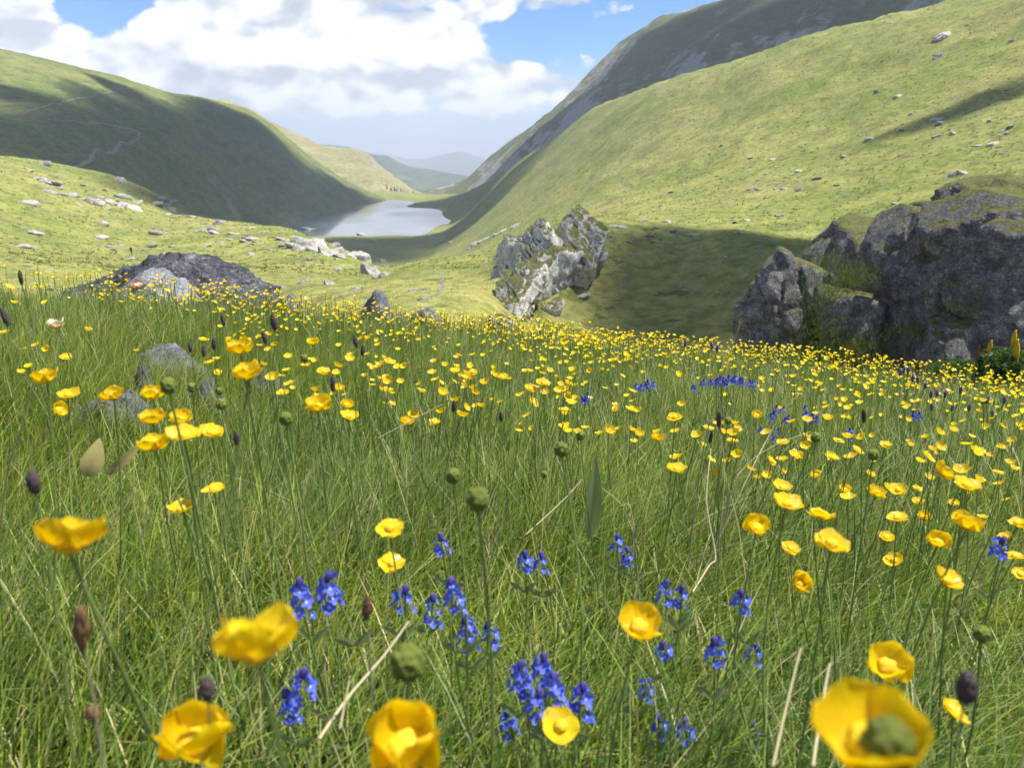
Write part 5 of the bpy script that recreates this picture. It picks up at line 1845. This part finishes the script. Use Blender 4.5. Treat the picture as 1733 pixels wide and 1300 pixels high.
def tall_spike(px, py, r, w, h, mesh, label, cat, stems):
    head = at_r(px, py, r)
    g = random.Random(px)
    base = Vector((head.x + g.gauss(0, 0.05), head.y, mz(head.x, head.y)))
    root = obj('flower_spike', None, loc=base)
    k_ = r / F_PX * 0.5
    put_stem(root, base, head, 0.005, STEMS, g)
    obj('spike', mesh, None, root, head - base, (0, g.gauss(0, 0.15), 0), (w * k_ * 0.7, w * k_ * 0.7, h * k_))
    tag(root, label, cat)


tall_spike(1675, 588, 10.0, 8, 22, YELLOWHEAD, 'leftmost yellow flower spike rising from the bush by the cliff', 'flower', STEMS)
tall_spike(1716, 574, 10.0, 9, 26, YELLOWHEAD, 'tallest yellow flower spike at the right edge by the cliff', 'flower', STEMS)
tall_spike(1721, 594, 10.0, 10, 34, YELLOWHEAD, 'yellow flower spike just below the tallest one at the right edge', 'flower', STEMS)
tall_spike(1655, 598, 10.0, 5, 24, BROWNHEAD, 'brown dry flower spike left of the yellow spikes', 'flower', STEMS)


# ------------------------------------------------------------------ far conifers, a walker
M_CONIFER = flat_mat('conifer_needles', (0.03, 0.055, 0.022), 0.8, 0.1, 0.4, 0.4, 0.1)
M_BARK = flat_mat('bark', (0.10, 0.075, 0.05), 0.9, 0.1, 0.3, 2)


def conifer_crown(seed):
    g = np.random.default_rng(seed)
    n = 420
    t = g.random(n) ** 0.8
    a = g.uniform(0, 6.28, n)
    rr = (1 - t) * 0.30 * g.uniform(0.5, 1.1, n)
    P = np.stack((np.cos(a) * rr, np.sin(a) * rr, 0.12 + 0.88 * t), 1)
    d = np.stack((np.cos(a), np.sin(a), -0.4 * np.ones(n)), 1) * 0.09
    s = np.stack((-np.sin(a), np.cos(a), np.zeros(n)), 1) * 0.045
    V = np.stack((P - d * 0.5 - s, P - d * 0.5 + s, P + d), 1).reshape(-1, 3)
    me = new_mesh('crown', V, tris=np.arange(n * 3).reshape(-1, 3), smooth=False)
    me.materials.append(M_CONIFER)
    return me


CROWNS = [conifer_crown(s) for s in (1, 2)]
TRUNK = tube('trunk', [Vector((0, 0, -0.05)), Vector((0, 0, 0.9))], 0.022, 0.006, M_BARK)
gt = random.Random(5)
for i, (px, py, h) in enumerate(((662, 322, 9), (668, 323, 10), (672, 325, 9), (679, 327, 10), (684, 328, 8), (690, 330, 9), (700, 328, 8), (711, 322, 9), (718, 324, 10), (724, 323, 8), (655, 318, 7))):
    q = ground_hit(px, py + 3, e_z, 1360, 3500)
    if q is None:
        continue
    r_ = math.hypot(q.x, q.y)
    s_ = h * r_ / F_PX
    root = obj('conifer_tree', None, loc=q, rot=(0, 0, gt.uniform(0, 6)), scale=s_)
    obj('crown', CROWNS[i % 2], None, root)
    obj('trunk', TRUNK, None, root)
    tag(root, 'tiny dark conifer at the foot of the far hill beyond the lake', 'tree', 'conifers beyond the lake')


def walker(px, py, label):
    q = ground_hit(px, py)
    root = obj('person', None, loc=q)
    tag(root, label, 'person')
    me = bpy.data.meshes.new('body')
    J = [(0, 0, 0.95), (0, 0, 1.2), (0, 0, 1.42), (0, 0, 1.52), (0, 0.01, 1.66), (0.12, 0, 0.9), (0.14, -0.08, 0.5), (0.15, 0.02, 0.08), (0.16, -0.12, 0.03),
         (-0.12, 0, 0.9), (-0.14, 0.14, 0.5), (-0.15, 0.22, 0.08), (-0.16, 0.1, 0.03), (0.2, 0, 1.4), (0.28, -0.05, 1.14), (0.26, -0.25, 1.02), (-0.2, 0, 1.4), (-0.28, -0.05, 1.14), (-0.26, -0.25, 1.02)]
    E = [(0, 1), (1, 2), (2, 3), (3, 4), (0, 5), (5, 6), (6, 7), (7, 8), (0, 9), (9, 10), (10, 11), (11, 12), (2, 13), (13, 14), (14, 15), (2, 16), (16, 17), (17, 18)]
    RR = [0.16, 0.16, 0.17, 0.06, 0.11, 0.1, 0.075, 0.05, 0.045, 0.1, 0.075, 0.05, 0.045, 0.07, 0.05, 0.045, 0.07, 0.05, 0.045]
    bm = bmesh.new()
    lay = bm.verts.layers.skin.verify()
    vs = [bm.verts.new(j) for j in J]
    for a_, b_ in E:
        bm.edges.new((vs[a_], vs[b_]))
    for v, rr in zip(vs, RR):
        v[lay].radius = (rr, rr)
    vs[0][lay].use_root = True
    bm.to_mesh(me)
    bm.free()
    me.materials.append(flat_mat('walker_clothes', (0.05, 0.055, 0.07), 0.9, 0.1, 0.3, 3))
    o = obj('body', me, None, root)
    o.modifiers.new('skin', 'SKIN')
    o.modifiers.new('smooth', 'SUBSURF').levels = 1
    pk = rock_mesh('backpack', 77, (0.16, 0.11, 0.24), sub=2, planes=6, cut=(0.8, 1.0), cells=0, noise=0.01, smooth=True)
    obj('backpack', pk, flat_mat('pack_cloth', (0.30, 0.32, 0.30), 0.9, 0.1, 0.2, 5), root, (0, 0.22, 1.25))


walker(223, 431, 'tiny dark figure with a pack standing on the sunlit slope above the dark boulder')

# ------------------------------------------------------------------ clouds overhead (they shade the hills)
def cloud_mat(g):
    p = pos(g)
    a = g.n('ShaderNodeAttribute', attribute_name='tint').outputs['Fac']
    c = g.mix(g.noise(p, 0.01, 4), (0.80, 0.80, 0.82, 1), (0.9, 0.9, 0.9, 1))
    thin = g.n('ShaderNodeBsdfTransparent')
    mx = g.n('ShaderNodeMixShader')
    g.set(mx.inputs[0], g.math('ADD', a, g.math('MULTIPLY', g.math('SUBTRACT', g.noise(p, 0.02, 4, 0.6), 0.5), 0.5), clamp=True))
    g.set(mx.inputs[1], thin.outputs[0])
    g.set(mx.inputs[2], principled(g, c, 1.0, 0.0))
    g.t.links.new(mx.outputs[0], g.out.inputs[0])


M_CLOUD = mat('cloud_white', cloud_mat)


def cloud(shade, z0, seed, dens=0.62):
    """billowing cloud whose shadow falls on the listed ground points: (point, radius)"""
    g = np.random.default_rng(seed)
    V, T, off, C_ = [], [], 0, []
    S, F_ = ICO[3]
    c0 = None
    for P, rad in shade:
        t = (z0 - P.z) / SUN.z
        C = P + SUN * t
        for j in range(3):
            o = np.array((g.normal() * rad * 0.3, g.normal() * rad * 0.3, abs(g.normal()) * rad * 0.10)) if j else np.zeros(3)
            s = rad * 1.15 * (1.0 if j == 0 else g.uniform(0.45, 0.7))
            n = fbm(S * 1.6 + g.uniform(0, 50), 4)
            Q = S * (1 + 0.38 * n)[:, None] * np.array((s, s, s * 0.42))
            Q[:, 2] = np.maximum(Q[:, 2], -s * 0.14)
            V.append(Q + np.array(C) + o)
            T.append(F_ + off)
            C_.append(np.interp(np.hypot(Q[:, 0], Q[:, 1]) / s, (0.5, 1.0), (dens, 0.03)))
            off += len(S)
    V = np.concatenate(V)
    me = new_mesh('cloud', V, tris=np.concatenate(T))
    vcol(me, np.concatenate(C_)[:, None].repeat(3, 1))
    kind(obj('cloud', me, M_CLOUD), 'stuff')


def gh(px, py, zf=b_z, r0=14.0):
    return ground_hit(px, py, zf, r0, 2200)


CZ = 640.0
cloud([(gh(px, py, c_z, 420), rad) for px, py, rad in ((150, 235, 75), (260, 225, 85), (340, 240, 95), (420, 255, 105), (200, 275, 70), (300, 310, 85), (400, 330, 95), (480, 320, 110), (545, 330, 110), (390, 205, 90), (600, 335, 90), (40, 215, 55), (100, 250, 60), (20, 160, 30), (250, 180, 60), (350, 345, 70), (430, 370, 70), (380, 365, 60), (330, 330, 70), (300, 260, 110), (420, 290, 120), (200, 240, 90), (510, 310, 110))], CZ, 1, 0.62)
cloud([(gh(px, py, d_z, 560), rad) for px, py, rad in ((860, 275, 120), (930, 225, 130), (1000, 165, 130), (1080, 110, 130), (1130, 60, 140), (1220, 60, 120), (1330, 30, 120), (1430, 10, 110), (1560, -10, 110))], CZ, 2)
cloud([(gh(px, py), rad) for px, py, rad in ((770, 345, 75), (735, 345, 70), (800, 330, 60), (840, 320, 60), (800, 372, 40), (720, 345, 50))], CZ, 3)
cloud([(gh(px, py), rad) for px, py, rad in ((1520, 222, 7), (1570, 205, 8), (1620, 190, 9), (1670, 170, 10), (1720, 150, 11))], CZ, 4, 0.3)
cloud([(gh(px, py), rad) for px, py, rad in ((640, 430, 70), (600, 415, 70), (700, 410, 60), (400, 372, 60), (330, 360, 50))], CZ, 5)
cloud([(gh(px, py), rad) for px, py, rad in ((1130, 428, 8), (1160, 432, 9), (1200, 450, 10), (1270, 440, 11), (1080, 520, 6), (1120, 530, 8), (1200, 540, 8), (1340, 470, 10), (1400, 440, 8))], 520.0, 6, 0.30)  # unseen cloud added only to darken the knoll's near face

# ------------------------------------------------------------------ haze
def haze_fn(g):
    v = g.n('ShaderNodeVolumePrincipled')
    g.set(v.inputs['Color'], (0.80, 0.89, 1.0, 1))
    g.set(v.inputs['Density'], 1.75e-4)
    g.set(v.inputs['Anisotropy'], 0.0)
    g.t.links.new(v.outputs[0], g.out.inputs['Volume'])


M_HAZE = mat('haze_air', haze_fn)
x0, x1, y0, y1, z0, z1 = -14000, 14000, -13900, 14000, -620, 290
bv = [(x, y, z) for x in (x0, x1) for y in (y0, y1) for z in (z0, z1)]
bf = [(0, 1, 3, 2), (4, 6, 7, 5), (0, 4, 5, 1), (2, 3, 7, 6), (0, 2, 6, 4), (1, 5, 7, 3)]
kind(obj('haze', new_mesh('haze', bv, faces=bf, smooth=False), M_HAZE), 'stuff')
